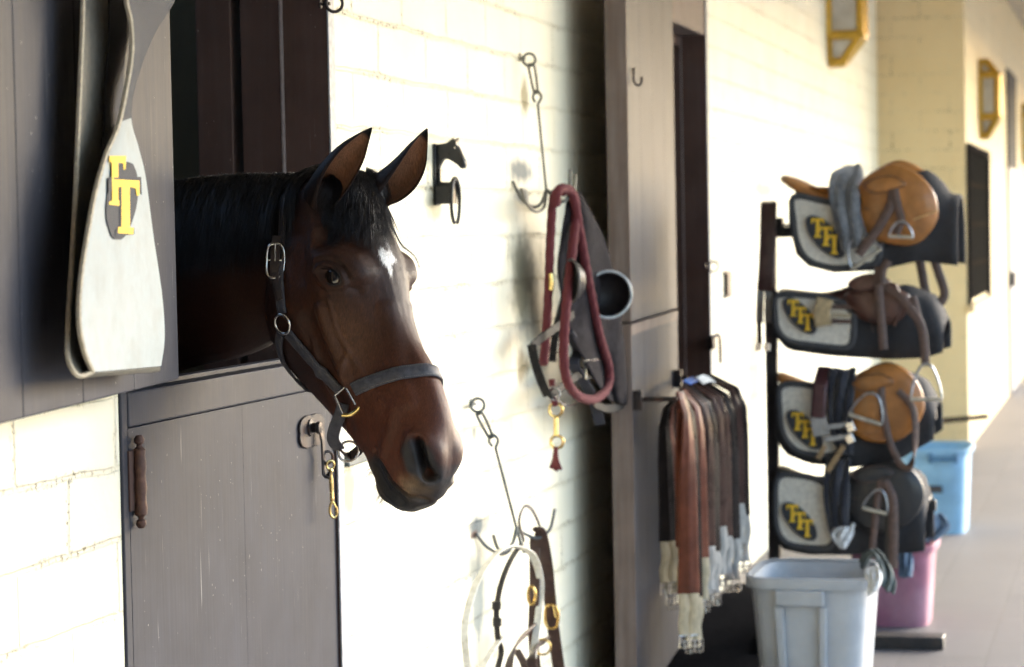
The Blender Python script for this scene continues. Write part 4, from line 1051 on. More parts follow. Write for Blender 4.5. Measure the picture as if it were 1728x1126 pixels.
for p, r in (((934, 664, .115), .019), ((939, 560, .112), .014), ((940, 588, .112), .013)): MB().tube(circ(W(*p), r, (.3, -.95, 0), (0, 0, 1), 22), .003, 8, True).build('ring', M_nickel, kh)
MB().tube(spline([W(*p) for p in ((936, 668, .115), (950, 682, .12), (968, 684, .13), (978, 672, .135))], 5), .003, 8).build('ring', M_nickel, kh)
t = tag(MB().strap(ropepts([(958, 560, .12), (975, 590, .12), (968, 615, .12), (985, 645, .13), (1003, 680, .14), (1012, 716, .145)]), .034, .008, (.25, -.97, .1)).build('tie_strap', mat('navy web', (.020, .021, .032), .8, scale=150), None), 'dark navy web strap end hanging below the black halter', 'strap')

# ------------------------------------------------------------------ what hangs on the lower hook
M_wl = mat('white rubber coated leather', (.72, .70, .62), .5, scale=90, var=.12, dirt=(.5, .47, .36))
M_brl = mat('dark brown bridle leather', (.045, .022, .017), .42, scale=90, var=.35, coat=.15, dirt=(.08, .045, .035))
M_bkl = mat('black bridle leather', (.018, .015, .014), .42, scale=90, coat=.15)
t = thing('white_rein', 'white leather rein draped over the lower tack hook', 'rein', W(884, 925, .11))
hstrap('band', [(884, 926, .11), (862, 922, .10), (838, 934, .09), (812, 968, .075), (793, 1015, .065), (784, 1065, .06), (789, 1130, .06), (797, 1200, .06)], .019, (.25, -.95, .15), M_wl, t)
hstrap('band', [(884, 926, .112), (899, 938, .12), (910, 968, .125), (912, 1000, .125), (906, 1060, .125), (897, 1130, .125), (893, 1200, .125)], .021, None, M_wl, t)
hstrap('band', [(848, 1074, .09), (832, 1096, .085), (814, 1130, .08), (800, 1170, .08)], .017, None, M_wl, t)
t = thing('bridle', 'black leather bridle cheekpieces looped over the lower tack hook', 'bridle', W(890, 870, .12))
hstrap('loop', [(884, 912, .11), (876, 880, .11), (884, 857, .115), (896, 858, .12), (908, 880, .125), (914, 903, .128)], .016, (1, .1, 0), M_bkl, t, .006)
hstrap('cheekpiece', [(880, 918, .10), (862, 945, .09), (846, 985, .085), (838, 1030, .085), (840, 1075, .085), (846, 1100, .085), (838, 1140, .08), (834, 1200, .08)], .016, None, M_bkl, t)
for y in (1022, 1050): hstrap('keeper', [(838 + (y > 1030) * 1, y - 7, .088), (838 + (y > 1030) * 1, y + 7, .088)], .025, None, M_bkl, t, .012)
t = thing('brown_halter', 'dark brown leather halter with brass buckles on the lower tack hook', 'halter', W(910, 910, .13))
hstrap('crown_strap', [(905, 900, .12), (911, 898, .13), (918, 925, .135), (924, 965, .135), (927, 1000, .135), (931, 1040, .135), (937, 1085, .135), (944, 1140, .135), (948, 1200, .135)], .036, None, M_brl, t, .006)
hstrap('crown_strap', [(903, 905, .11), (902, 950, .11), (902, 1000, .11), (900, 1070, .11), (905, 1140, .11)], .030, None, M_brl, t, .006)
bc = W(931, 1041, .145); ov = [bc + V((.25, -.97, 0)).normalized() * (.020 * math.copysign(abs(math.cos(a)) ** .7, math.cos(a))) + V((0, 0, 1)) * (.034 * math.copysign(abs(math.sin(a)) ** .8, math.sin(a))) for a in [2 * math.pi * k / 30 for k in range(30)]]
bo = MB().tube(ov, .0040, 8, True).build('buckle', M_brass, t); MB().tube([bc + V((0, -.005, .034)), bc + V((0, -.012, -.002))], .0028, 8).build('tongue', M_brass, bo)
bc = W(897, 1005, .12); MB().tube([bc + V((.25, -.97, 0)).normalized() * .011 * math.cos(a) + V((0, 0, .026 * math.sin(a))) for a in [2 * math.pi * k / 24 for k in range(24)]], .0042, 8, True).build('buckle', M_brass, t)
hstrap('cheek_strap', [(905, 1055, .115), (885, 1072, .11), (867, 1096, .105), (858, 1130, .10), (856, 1180, .10)], .030, (.1, -.5, .8), M_brl, t, .007)
hstrap('cheek_strap', [(872, 1098, .11), (884, 1120, .11), (896, 1160, .11)], .022, None, M_brl, t, .006)
hstrap('noseband', [(922, 1080, .13), (905, 1092, .13), (897, 1115, .13), (905, 1150, .13)], .030, (.1, -.6, .7), M_brl, t, .007)
MB().tube(circ(W(916, 1092, .14), .022, (.3, -.95, 0), (0, 0, 1), 22), .0035, 8, True).build('ring', M_brass, t)
pg = W(232, -30, .31); pg0 = V((pg.x + .01, -.20, pg.z + .012))
t = thing('strap_peg', 'iron peg on the near upper door from which the white lettered strap hangs', 'peg', pg0)
MB().tube([V((pg.x - .17, -.22, pg.z + .006)), V((pg.x - .12, -.30, pg.z + .006)), V((pg.x + .12, -.335, pg.z + .006)), V((pg.x + .16, -.345, pg.z + .03))], .009, 8).build('rod', M_iron, t)
MB().box((pg.x - .20, -.262, pg.z - .03), (pg.x - .14, -.215, pg.z + .04)).build('plate', M_iron, t, bevel=.003)
# ------------------------------------------------------------------ blanket bar and girths on the second door
bx = L2 - .03
bar = thing('blanket_bar', 'iron blanket bar standing off the second stall door and carrying the girths', 'bar', MX2 @ V((bx, -.1, 1.05)))
BZ = 1.045
bp = lambda s, y=-.15: MX2 @ V((s, y, BZ))
MB().tube([bp(bx, -.005), bp(bx, -.14)] + [bp(s) for s in np.linspace(bx - .02, .17, 8)] + [bp(.15, -.14), bp(.15, -.005)], .0085, 8).build('rail', M_iron, bar)
for s in (bx, .15): MB().box((s - .02, -.03, BZ - .035), (s + .02, -.001, BZ + .03), MX2).build('bracket', M_iron, bar, bevel=.003)
M_g1 = mat('red-brown girth leather', (.115, .033, .017), .36, scale=18, var=.3, dirt=(.085, .026, .015), spec=.2, bmp=.08)
M_g2 = mat('dark brown girth leather', (.034, .017, .0145), .30, scale=18, var=.3, spec=.07, bmp=.05)
M_g3 = mat('near-black girth leather', (.014, .011, .011), .30, scale=18, var=.3, spec=.07, bmp=.05)
M_el1 = mat('beige girth elastic', (.40, .34, .23), .8, scale=90, stretch=(1, 1, .1))
M_el2 = mat('grey girth elastic', (.33, .32, .30), .8, scale=90, stretch=(1, 1, .1))
def girth(s, width, ang, llen, rlen, lm, em, label, out=.042, twist=.9, outl=.045):
    c = bp(s); t = thing('girth', label, 'girth', c, 'girths draped over the blanket bar')
    bx_ = (MX2 @ V((1, 0, 0)) - MX2 @ V((0, 0, 0))).normalized() * -1; oy = V((bx_.y, -bx_.x, 0)); oy = oy if oy.y < 0 else -oy
    fac = (bx_ * math.cos(ang) + oy * math.sin(ang)).normalized()
    llen += .05; rlen += .05
    rr = random.Random(int(s * 1000)); sw = rr.uniform(-.012, .012)
    def side(sg, ln):
        pts = [c + V((0, 0, .014)) + oy * sg * 0.001]; wd_ = [bx_]
        for k in range(1, 10):
            f_ = k / 9; o = (out if sg > 0 else outl) * (1 - (1 - min(1, f_ * 5)) ** 2)
            pts.append(c + oy * sg * (o - .008 * f_) + V((0, 0, .012 - ln * f_ + .03 * (1 - min(1, f_ * 6)))) + bx_ * sw * math.sin(f_ * 5) * 2 + bx_ * (.035 if sg < 0 else 0.) * min(1, f_ * 3))
            q = min(1, f_ * 2.2) * twist; wd_.append((bx_ * (1 - q) + fac * q).normalized())
        return pts, wd_
    a, wa = side(1, rlen); b, wb_ = side(-1, llen)
    P_ = b[::-1] + a[1:]; W_ = wb_[::-1] + wa[1:]
    nP = len(P_)
    ws = [width * (1.0 + .28 * abs(2 * i / (nP - 1) - 1) ** 3) for i in range(nP)]
    o = MB().strap(P_, ws, .011, W_).build('leather', lm, t, smooth=50)
    # raised centre line of the folded leather
    MB().strap([p + (V((0, 0, 1)).cross(w) if i > nP // 2 else -V((0, 0, 1)).cross(w)).normalized() * 0 for i, (p, w) in enumerate(zip(P_, W_))], [x * .42 for x in ws], .0165, W_).build('welt', lm, o, smooth=50)
    for pts, wd_, ln in ((a, wa, rlen), (b, wb_, llen)):
        e, w = pts[-1], wd_[-1]; el = rr.uniform(.13, .17); nn = w.cross(V((0, 0, 1)))
        k_ = [e + V((0, 0, .006)), e - V((0, 0, el * .35)) + nn * .012, e - V((0, 0, el * .7)) - nn * .008, e - V((0, 0, el))]
        for h in (-1, 1):
            MB().strap([p + w * h * width * .30 for p in k_], width * .56, .005, w).build('elastic', em, t, smooth=50)
            bo = k_[-1] + w * h * width * .32 - V((0, 0, .016))
            x = width * .27
            MB().tube([bo - w * x + V((0, 0, .018)), bo + w * x + V((0, 0, .018)), bo + w * x - V((0, 0, .022)), bo - w * x - V((0, 0, .022))], .0034, 6, True).tube([bo - w * x, bo + w * x], .003, 6).tube([bo + V((0, 0, .0)), bo - V((0, 0, .026)) + nn * .004], .0024, 6).build('buckle', M_nickel, t)
    return t
girth(bx - .03, .060, 1.22, .45, .60, M_g1, M_el1, 'shiny red-brown leather girth with beige elastic, nearest on the bar of the second door', .024, .9, .0)
gl = [(.08, .055, 1.0, .44, .62, M_g3, M_el1, 'black-brown girth hanging directly behind the red-brown one, beige elastic ends low down', .034, .066),
      (.15, .050, 1.1, .47, .50, M_g1, M_el1, 'narrow red-brown girth half hidden behind the nearest wide one', .050, .06),
      (.23, .055, .95, .48, .47, M_g2, M_el2, 'dark brown girth with grey ends, third visible from the red-brown one', .066, .058),
      (.33, .055, .85, .48, .50, M_g3, M_el2, 'wide near-black girth in the middle of the row, grey wavy elastic ends', .074, .05),
      (.44, .055, .95, .44, .43, M_g2, M_el2, 'dark brown girth just past the middle of the row, short grey ends', .084, .05),
      (.57, .055, .9, .50, .48, M_g2, M_el2, 'brown girth under the white paper tag, grey elastic ends', .092, .048),
      (.72, .055, .95, .46, .51, M_g3, M_el2, 'near-black girth second from the far end of the bar', .102, .048),
      (.86, .055, 1.0, .46, .40, M_g2, M_el2, 'shortest dark brown girth near the far end of the bar', .108, .048),
      (1.0, .050, .95, .48, .46, M_g3, M_el2, 'farthest girth on the bar, black with pale grey elastic, next to the bright wall', .116, .045)]
for g in gl: girth(bx - g[0], *g[1:8], g[8], .9, g[9])
bl = MB().strap([bp(bx - .44) + V((0, -.02, .032)), bp(bx - .52) + V((0, -.035, .036)), bp(bx - .60) + V((0, -.045, .026))], .035, .004, (.5, -.6, -.5))
tag(bl.build('tag', mat('white paper tag', (.7, .72, .72), .6), None), 'white paper tag lying on top of the girths', 'tag')
bl = MB().strap([bp(bx - .30) + V((0, .01, .034)), bp(bx - .40) + V((0, .005, .036)), bp(bx - .50) + V((0, 0, .034))], .03, .005, (.3, -.7, -.3))
tag(bl.build('tape_loop', mat('blue tape', (.03, .12, .42), .5), None), 'blue tape loop on top of the girths', 'tape')

# ------------------------------------------------------------------ saddle rack and its four saddles
XN, XC, XF = 8.98, 9.16, 9.34
rk = thing('saddle_rack', 'black steel saddle rack with four arms standing by the wall', 'saddle rack', WX(1305, 1100, XC))
zf = 0.
yp = WX(1304, 700, XC).y
M_rack = mat('black rack paint', (.022, .022, .024), .5, .2, scale=60, dirt=(.05, .04, .035))
MB().box((XC - .022, yp - .022, 0.05), (XC + .022, yp + .022, WX(1304, 345, XC).z)).build('post', M_rack, rk, bevel=.003)
ye = WX(1594, 1090, XC).y
MB().box((XC - .055, ye, .0), (XC + .055, yp + .06, .048)).build('foot', M_rack, rk, bevel=.006)
MB().box((XC - .30, yp - .03, .002), (XC - .056, yp + .03, .046)).box((XC + .056, yp - .03, .002), (XC + .30, yp + .03, .046)).build('cross_foot', M_rack, rk, bevel=.004)
MB().box((XC - .030, yp - .05, WX(1304, 395, XC).z), (XC + .030, yp + .025, WX(1304, 368, XC).z)).build('clamp', M_rack, rk, bevel=.003)
def leather(nm, c, rough=.38): return mat(nm, c, rough, scale=14, var=.28, coat=.2, dirt=[x * .6 for x in c], bmp=.12)
M_tan, M_bsad, M_blsad = leather('tan saddle leather', (.36, .145, .032)), leather('dark chestnut saddle leather', (.085, .034, .022)), leather('black saddle leather', (.012, .013, .015), .5)
M_pad = mat('grey quilted pad cloth', (.68, .65, .57), .9, scale=60, var=.15, bmp=.4)
M_bind = mat('charcoal pad binding', (.060, .062, .066), .85, scale=80)
M_dpad = mat('black pad cloth', (.026, .026, .029), .9, scale=50, bmp=.3)
M_fleece = mat('navy fleece half pad', (.020, .023, .034), 1., scale=120, var=.5, bmp=.8, sheen=.3)
M_lea = mat('brown stirrup leather', (.085, .048, .036), .5, scale=60, var=.3)
def ip(curve, x): return float(np.interp(x, [c[0] for c in curve], [c[1] for c in curve]))
def drape(name, top, bot, x0, x1, m, par, hw=.19, th=.012, n=26):
    """cloth over the rack arm: top and bottom outlines as seen from the side"""
    rows = []
    for i in range(n + 1):
        px = x0 + (x1 - x0) * i / n; tp, bt = WX(px, ip(top, px), XC), WX(px, ip(bot, px), XN); h = tp.z - bt.z; y = bt.y; rp = .006 * math.sin(i * .9)
        rows.append([V((XC + k * hw + (rp if abs(k) > .7 else 0), y if abs(k) > .3 else (y + tp.y) / 2, tp.z - f_ * h)) for k, f_ in ((-1.08, 1), (-1.06, .7), (-1, .42), (-.78, .17), (-.4, .03), (0, 0), (.4, .03), (.78, .17), (1, .42), (1.06, .7), (1.08, 1))])
    w_ = len(rows[0])
    o = MB().add([p for r in rows for p in r], [(i * w_ + j, i * w_ + j + 1, (i + 1) * w_ + j + 1, (i + 1) * w_ + j) for i in range(n) for j in range(w_ - 1)]).build(name, m, par, smooth=70)
    s = o.modifiers.new('s', 'SOLIDIFY'); s.thickness = th; s.offset = 0
    return o
def flat(name, poly, m, par, x, th=.006, smooth=0):
    pts = [WX(px, py, x) for px, py in poly]; n = len(pts); q = [p - V((th, 0, 0)) for p in pts]
    return MB().add(pts + q, [tuple(range(n)), tuple(range(2 * n - 1, n - 1, -1))] + [(i, (i + 1) % n, (i + 1) % n + n, i + n) for i in range(n)]).build(name, m, par, smooth=smooth)
def closed(poly, n=4): return [(p.x, p.y) for p in spline([(x, y, 0) for x, y in poly], n, True)]
def inset(poly, k):
    cx, cy = sum(p[0] for p in poly) / len(poly), sum(p[1] for p in poly) / len(poly); return [(cx + (x - cx) * k, cy + (y - cy) * k) for x, y in poly]
def plate(name, poly, m, par, x, bulge=.03):
    """leather flap: domed plate"""
    p = closed(poly); L_ = [[WX(a, b, xx) for a, b in inset(p, k)] for k, xx in ((.985, x + .006), (1, x), (.98, x - .010), (.9, x - .010 - bulge * .35), (.7, x - .010 - bulge * .75), (.4, x - .01 - bulge))]
    return MB().loft(L_).build(name, m, par, smooth=60)
M_iron2 = mat('dull stirrup steel', (.40, .40, .41), .32, .9, scale=60)
def iron(par, c0, w, h, nm='stirrup_iron', x=XN - .10, rot=0., tread=True):
    """stirrup iron: arch and tread, seen from the side"""
    ca_, sa_ = math.cos(rot), math.sin(rot)
    f_ = lambda a, b: WX(c0[0] + a * ca_ - b * sa_, c0[1] + a * sa_ + b * ca_, x)
    pts = [f_(-w * .06, -h), f_(-w * .22, -h * .86), f_(-w * .40, -h * .45), f_(-w * .5, 0), f_(w * .5, 0), f_(w * .40, -h * .45), f_(w * .22, -h * .86), f_(w * .06, -h)]
    arc = spline(pts[:4], 4); arc2 = spline(pts[4:], 4)
    o = MB().tube(arc + arc2, .0048, 8, True).build(nm, M_iron2, par)
    a, b = f_(-w * .48, 0), f_(w * .48, 0)
    MB().strap([a, b], .03, .012, (1, 0, 0)).build('tread', mat('worn rubber tread', (.42, .38, .30), .8), o)
    return o
def sleather(par, p, w_=.028, m=None, x=XN - .085, nm='stirrup_leather'):
    pts = spline([WX(a, b, x - (.01 * k if len(p) < 6 else .004 * k)) for k, (a, b) in enumerate(p)], 6)
    return MB().strap(pts, w_, .006, (.12, -.97, .15) if abs(p[0][0] - p[-1][0]) < abs(p[0][1] - p[-1][1]) else (.1, -.2, 1)).build(nm, m or M_lea, par, smooth=50)
def emblem(par, cx, cy, k=1., x=XN - .055):
    ov = []
    for q in range(30):
        a = 2 * math.pi * q / 30; u_, v_ = 45 * k * math.cos(a), 20 * k * math.sin(a); ov.append((cx + u_ * .66 - v_ * .75, cy + u_ * .75 + v_ * .66))
    e = flat('emblem', ov, M_navy, par, x, .004)
    for i, (dx, dy) in enumerate(((-13, -15), (1, -1), (15, 13))):
        flat('letter', [(cx + (dx + a * 22) * k, cy + (dy - b * 33) * k) for a, b in TEE], M_gold, e, x - .0045 - .0012 * i, .003)
def saddle_set(dy, dx, tone, padlab, sadlab, top, bot, seat, flap, panel, emb, fleece=None):
    pl0 = thing('saddle_pad', padlab, 'saddle pad', WX(1450 + dx, 380 + dy, XC), 'saddle pads on the rack')
    drape('pad', top, bot, bot[0][0], bot[-1][0], M_dpad, pl0)
    p = closed(panel); flat('quilted_panel', p, M_pad, pl0, XN - .038, .006)
    MB().tube([WX(a, b, XN - .040) for a, b in p], .013, 6, True).build('binding', M_bind, pl0)
    emblem(pl0, *emb)
    s = thing('saddle', sadlab, 'saddle', WX(1450 + dx, 330 + dy, XC), 'saddles on the rack')
    rings = []
    for px, py, hw, dp in seat:
        c = WX(px, py, XC); ring = []
        for j in range(20):
            a = 2 * math.pi * j / 20; k = math.sin(a)
            ring.append(c + V((math.cos(a) * hw, 0, (-dp * .5 + k * dp * .5) - (abs(math.cos(a)) ** 3) * dp * .25)))
        rings.append(ring)
    cols = [spline([r[j] for r in rings], 4) for j in range(20)]
    MB().loft([[cols[j][i] for j in range(20)] for i in range(len(cols[0]))]).build('seat', tone, s, smooth=70)
    f1 = plate('flap', flap, tone, s, XN - .056, .018)
    f2 = plate('flap', flap, tone, s, XF + .09, .02)
    MB().tube([WX(a, b, XN - .066) for a, b in closed(inset(flap, .93))], .0022, 5, True).build('piping', M_lea, f1)
    cx_, cy_ = sum(a for a, b in flap) / len(flap), sum(b for a, b in flap) / len(flap)
    sk = [(cx_ - 52, cy_ - 32), (cx_ - 30, cy_ - 46), (cx_ + 2, cy_ - 48), (cx_ + 22, cy_ - 34), (cx_ + 4, cy_ - 26), (cx_ - 14, cy_ - 20), (cx_ - 36, cy_ - 18)]
    k1 = plate('skirt', sk, tone, s, XN - .076, .008)
    MB().tube([WX(a, b, XN - .090) for a, b in closed(inset(sk, .92))], .0018, 5, True).build('piping', M_lea, k1)
    MB().tube(spline([WX(a, b, XN - .074) for a, b in ((cx_ + 30, cy_ - 30), (cx_ + 40, cy_ + 4), (cx_ + 26, cy_ + 40))], 6), .006, 6).build('knee_roll', tone, f1, smooth=60)
    MB().tube(spline([WX(a, b, XN - .078) for a, b in ((cx_ - 50, cy_ + 6), (cx_ - 20, cy_ + 20), (cx_ - 8, cy_ + 50))], 6), .0022, 5).build('seam', M_lea, f1)
    # padded underside between the flaps
    q0, q1 = seat[1], seat[-3]
    MB().loft([[WX(px, py + dpy, XC) + V((sx * hw, 0, 0)) for sx, dpy in ((-1, 6), (-.9, 26), (-.3, 22), (.3, 22), (.9, 26), (1, 6))] for px, py, hw in ((q0[0] + 22, q0[1] + 14, .10), ((q0[0] + q1[0]) / 2, (q0[1] + q1[1]) / 2 + 22, .13), (q1[0], q1[1] + 12, .10))]).build('panel', tone, s, smooth=60)
    return pl0, s
# girth hung over the top of the rack post
t = thing('girth', 'dark reddish girth with white elastic hung over the top of the saddle rack post', 'girth', WX(1296, 345, XC - .05))
gx = XC - .05
MB().strap([WX(1297, 344, gx + .06), WX(1297, 345, gx), WX(1296, 400, gx - .01), WX(1294, 450, gx - .01), WX(1291, 491, gx)], .062, .022, (.1, -.99, .03)).build('leather', mat('dark oxblood leather', (.050, .017, .014), .4, scale=40, coat=.2), t, smooth=50, bevel=.004)
for dx in (-7, 7):
    MB().strap([WX(1290 + dx, 491, gx), WX(1289 + dx, 545, gx)], .028, .006, (.1, -.99, .03)).build('elastic', M_el2, t)
    MB().strap([WX(1288 + dx, 543, gx), WX(1289 + dx, 580, gx)], .018, .010, (.1, -.99, .03)).build('strap', M_iron, t)
    MB().strap([WX(1287 + dx, 580, gx), WX(1287 + dx, 592, gx)], .024, .008, (.1, -.99, .03)).build('buckle', M_nickel, t)
# arms of the rack under each saddle
for i, py in enumerate((392, 550, 700, 850)):
    a, b = WX(1306, py, XC), WX(1580, py, XC)
    MB().box((XC - .02, b.y, a.z - .02), (XC + .02, yp - .023, a.z + .02)).build('arm', M_rack, rk, bevel=.004)
    MB().box((XC - .08, b.y + .02, a.z + .021), (XC + .08, yp - .05, a.z + .03)).build('arm_top', M_rack, rk, bevel=.003)
SEAT1 = [(1319, 300, .03, .012), (1326, 296, .11, .03), (1348, 302, .155, .05), (1385, 317, .15, .055), (1420, 318, .12, .06), (1455, 302, .09, .07), (1490, 279, .07, .08), (1520, 270, .065, .09), (1550, 281, .07, .09), (1572, 300, .075, .07), (1582, 320, .05, .03)]
FLAP1 = [(1453, 342), (1449, 361), (1458, 386), (1477, 405), (1516, 414), (1546, 412), (1569, 393), (1583, 366), (1579, 331), (1562, 305), (1539, 287), (1505, 276), (1481, 286), (1463, 297), (1449, 315)]
p1_, s1_ = saddle_set(0, 0, M_tan, 'grey saddle pad with dark binding under the topmost tan saddle', 'tan leather saddle at the top of the rack with a grey towel over its seat',
    [(1334, 331), (1370, 335), (1420, 338), (1470, 325), (1520, 296), (1560, 288), (1580, 300), (1600, 330)], [(1334, 380), (1345, 430), (1366, 449), (1410, 460), (1480, 456), (1551, 440), (1600, 446), (1617, 448)],
    SEAT1, FLAP1, [(1340, 333), (1340, 372), (1344, 402), (1356, 430), (1376, 445), (1410, 452), (1450, 449), (1480, 440), (1482, 390), (1440, 352), (1390, 340)], (1393, 400, 1.0))
MB().tube([WX(a, b, XN - .094) for a, b in ((1541, 371), (1560, 364), (1582, 356))], .003, 6).build('seam', mat('pale seam', (.55, .35, .16), .6), s1_)
sleather(s1_, [(1508, 312), (1503, 345), (1490, 372), (1470, 402), (1448, 430)], .034)
sleather(s1_, [(1508, 312), (1514, 345), (1520, 372), (1512, 395)], .030)
iron(s1_, (1463, 437), 62, 40, rot=-.62)
iron(s1_, (1520, 400), 42, 26, rot=.05, x=XN - .13)
M_towel = mat('grey towel cloth', (.155, .165, .18), .95, scale=60, var=.35, bmp=.7, sheen=.3)
def cloth(name, label, cat, Lp, Rp, m, x=XN - .10, amp=.012, xs=None):
    A = spline([WX(a, b, (xs[i] if xs else x)) for i, (a, b) in enumerate(Lp)], 5); B = spline([WX(a, b, (xs[i] if xs else x)) for i, (a, b) in enumerate(Rp)], 5)
    nu = 12; vs = []
    for i in range(len(A)):
        for j in range(nu + 1):
            f_ = j / nu; vs.append(A[i].lerp(B[i], f_) + V((-amp * math.sin(f_ * 14 + i * .25) - amp * .6 * math.sin(f_ * 6 - i * .4), 0, .004 * math.sin(f_ * 9))))
    o = MB().add(vs, [(i * (nu + 1) + j, i * (nu + 1) + j + 1, (i + 1) * (nu + 1) + j + 1, (i + 1) * (nu + 1) + j) for i in range(len(A) - 1) for j in range(nu)]).build(name, m, None, smooth=80)
    s = o.modifiers.new('s', 'SOLIDIFY'); s.thickness = .008
    return tag(o, label, cat)
cloth('towel', 'crumpled grey towel draped over the seat of the topmost tan saddle', 'towel', [(1428, 284), (1404, 296), (1399, 325), (1405, 365), (1416, 400), (1424, 424)], [(1452, 280), (1456, 298), (1448, 325), (1452, 360), (1462, 395), (1464, 408)], M_towel, xs=[XC + .02, XC - .13, XN - .06, XN - .085, XN - .09, XN - .09])
# second saddle
p2_, s2_ = saddle_set(165, -20, M_bsad, 'grey saddle pad with dark binding under the dark chestnut saddle, second from the top', 'dark chestnut saddle second from the top of the rack, with a girth folded across it',
    [(1306, 495), (1350, 497), (1420, 500), (1480, 490), (1530, 482), (1575, 500), (1592, 540)], [(1304, 560), (1330, 590), (1400, 600), (1500, 606), (1560, 604), (1592, 594)],
    [(1315, 490, .03, .01), (1322, 487, .11, .025), (1345, 489, .14, .035), (1385, 493, .13, .04), (1420, 487, .11, .05), (1455, 474, .08, .06), (1490, 473, .065, .07), (1515, 480, .07, .07), (1535, 494, .07, .05), (1545, 508, .04, .02)],
    [(1426, 498), (1435, 521), (1458, 542), (1495, 549), (1523, 537), (1537, 509), (1528, 493), (1500, 484), (1470, 484), (1445, 488)],
    [(1312, 500), (1309, 530), (1314, 558), (1334, 576), (1380, 583), (1430, 586), (1440, 560), (1436, 525), (1400, 505), (1350, 498)], (1350, 533, .86))
sleather(s2_, [(1483, 450), (1482, 480), (1486, 530), (1491, 590)], .032)
sleather(s2_, [(1488, 482), (1515, 498), (1538, 525), (1556, 556), (1562, 618)], .032)
sleather(s2_, [(1540, 500), (1550, 540), (1560, 580), (1563, 618)], .028, x=XN - .075)
iron(s2_, (1563, 674), 54, 60, x=XN - .14)
tg = thing('folded_girth', 'beige and brown folded girth lying across the second saddle', 'girth', WX(1390, 520, XN))
M_gb = mat('beige felt girth', (.42, .32, .18), .85, scale=60)
MB().strap([WX(1392, 504, XN - .09), WX(1386, 528, XN - .095), WX(1390, 550, XN - .09)], .065, .02, (0, -1, 0)).build('padding', M_gb, tg, bevel=.003)
for y in (520, 534, 544): MB().strap([WX(1404, y - 2, XN - .1), WX(1436, y - 1, XN - .1)], .016, .006, (0, 0, 1)).build('strap', M_lea if y != 534 else M_el1, tg)
# third saddle
p3_, s3_ = saddle_set(350, -10, M_tan, 'grey saddle pad with dark binding under the lower tan saddle, third from the top', 'tan saddle third from the top of the rack, stirrup iron across its flap',
    [(1312, 642), (1360, 648), (1420, 648), (1470, 640), (1520, 625), (1555, 640), (1577, 680)], [(1310, 735), (1325, 765), (1370, 782), (1440, 788), (1520, 774), (1577, 740)],
    [(1312, 632, .03, .01), (1318, 628, .10, .03), (1338, 636, .145, .045), (1370, 646, .14, .05), (1405, 646, .115, .055), (1440, 634, .085, .065), (1475, 616, .07, .08), (1500, 611, .065, .09), (1528, 622, .07, .085), (1548, 640, .07, .06), (1557, 655, .04, .03)],
    [(1430, 660), (1425, 690), (1432, 720), (1455, 742), (1490, 748), (1520, 742), (1546, 720), (1560, 690), (1556, 660), (1540, 634), (1512, 616), (1480, 615), (1455, 628), (1438, 643)],
    [(1319, 652), (1316, 690), (1322, 732), (1342, 758), (1372, 767), (1410, 766), (1430, 740), (1425, 690), (1400, 660), (1360, 650)], (1358, 725, .92))
iron(s3_, (1460, 708), 60, 46, rot=.30)
sleather(s3_, [(1487, 652), (1490, 690), (1500, 740), (1516, 778), (1530, 790), (1540, 778), (1545, 740), (1540, 690), (1515, 660)], .026)
tg = thing('folded_girth', 'brown girth with white elastic ends lying over the third saddle', 'girth', WX(1385, 690, XN))
MB().strap([WX(1392, 622, XN - .02), WX(1384, 650, XN - .10), WX(1380, 705, XN - .105)], .055, .022, (0, -1, 0)).build('leather', mat('plum leather', (.060, .020, .024), .4, scale=40), tg, bevel=.003)
MB().strap([WX(1380, 705, XN - .105), WX(1386, 735, XN - .10)], .060, .01, (0, -1, 0)).build('elastic', M_el2, tg)
for y in (722, 742): MB().strap([WX(1392, y, XN - .11), WX(1432, y - 6, XN - .11)], .018, .007, (0, 0, 1)).build('elastic', M_el2, tg)
for a, b in (((1432, 714), (1438, 728)), ((1431, 735), (1437, 747))): MB().strap([WX(*a, XN - .115), WX(*b, XN - .115)], .03, .008, (0, -1, 0)).build('buckle', M_nickel, tg)
for a, b in (((1392, 752), (1380, 775)), ((1424, 752), (1396, 796))): MB().strap([WX(*a, XN - .10), WX(*b, XN - .105)], .02, .008, (0, -1, .6)).build('billet', mat('tan strap', (.30, .20, .10), .6), tg)
cloth('half_pad', 'navy fleece half pad tucked under the third saddle', 'half pad', [(1402, 622), (1398, 660), (1400, 720), (1415, 765)], [(1446, 622), (1440, 660), (1436, 720), (1440, 768)], M_fleece, x=XN - .075)
# fourth saddle
p4_, s4_ = saddle_set(510, -12, M_blsad, 'grey saddle pad with dark binding under the black saddle at the bottom of the rack', 'black leather saddle at the bottom of the rack, above the white tub',
    [(1306, 800), (1350, 806), (1420, 805), (1470, 790), (1520, 785), (1550, 800), (1562, 840)], [(1304, 895), (1320, 925), (1370, 935), (1450, 934), (1540, 932), (1562, 928)],
    [(1312, 790, .03, .01), (1318, 786, .10, .03), (1338, 794, .145, .045), (1370, 806, .14, .05), (1405, 806, .115, .055), (1440, 794, .085, .065), (1475, 780, .07, .08), (1500, 776, .065, .09), (1528, 786, .07, .085), (1548, 802, .07, .06), (1557, 815, .04, .03)],
    [(1430, 815), (1425, 845), (1432, 872), (1455, 892), (1490, 900), (1522, 892), (1548, 868), (1560, 838), (1555, 812), (1538, 792), (1510, 780), (1480, 780), (1452, 788), (1436, 800)],
    [(1314, 806), (1309, 850), (1312, 892), (1328, 916), (1360, 923), (1400, 922), (1412, 890), (1408, 840), (1390, 815), (1350, 803)], (1349, 880, .90))
iron(s4_, (1476, 862), 44, 36, rot=.25)
sleather(s4_, [(1486, 812), (1480, 850), (1476, 890), (1470, 945)], .026)
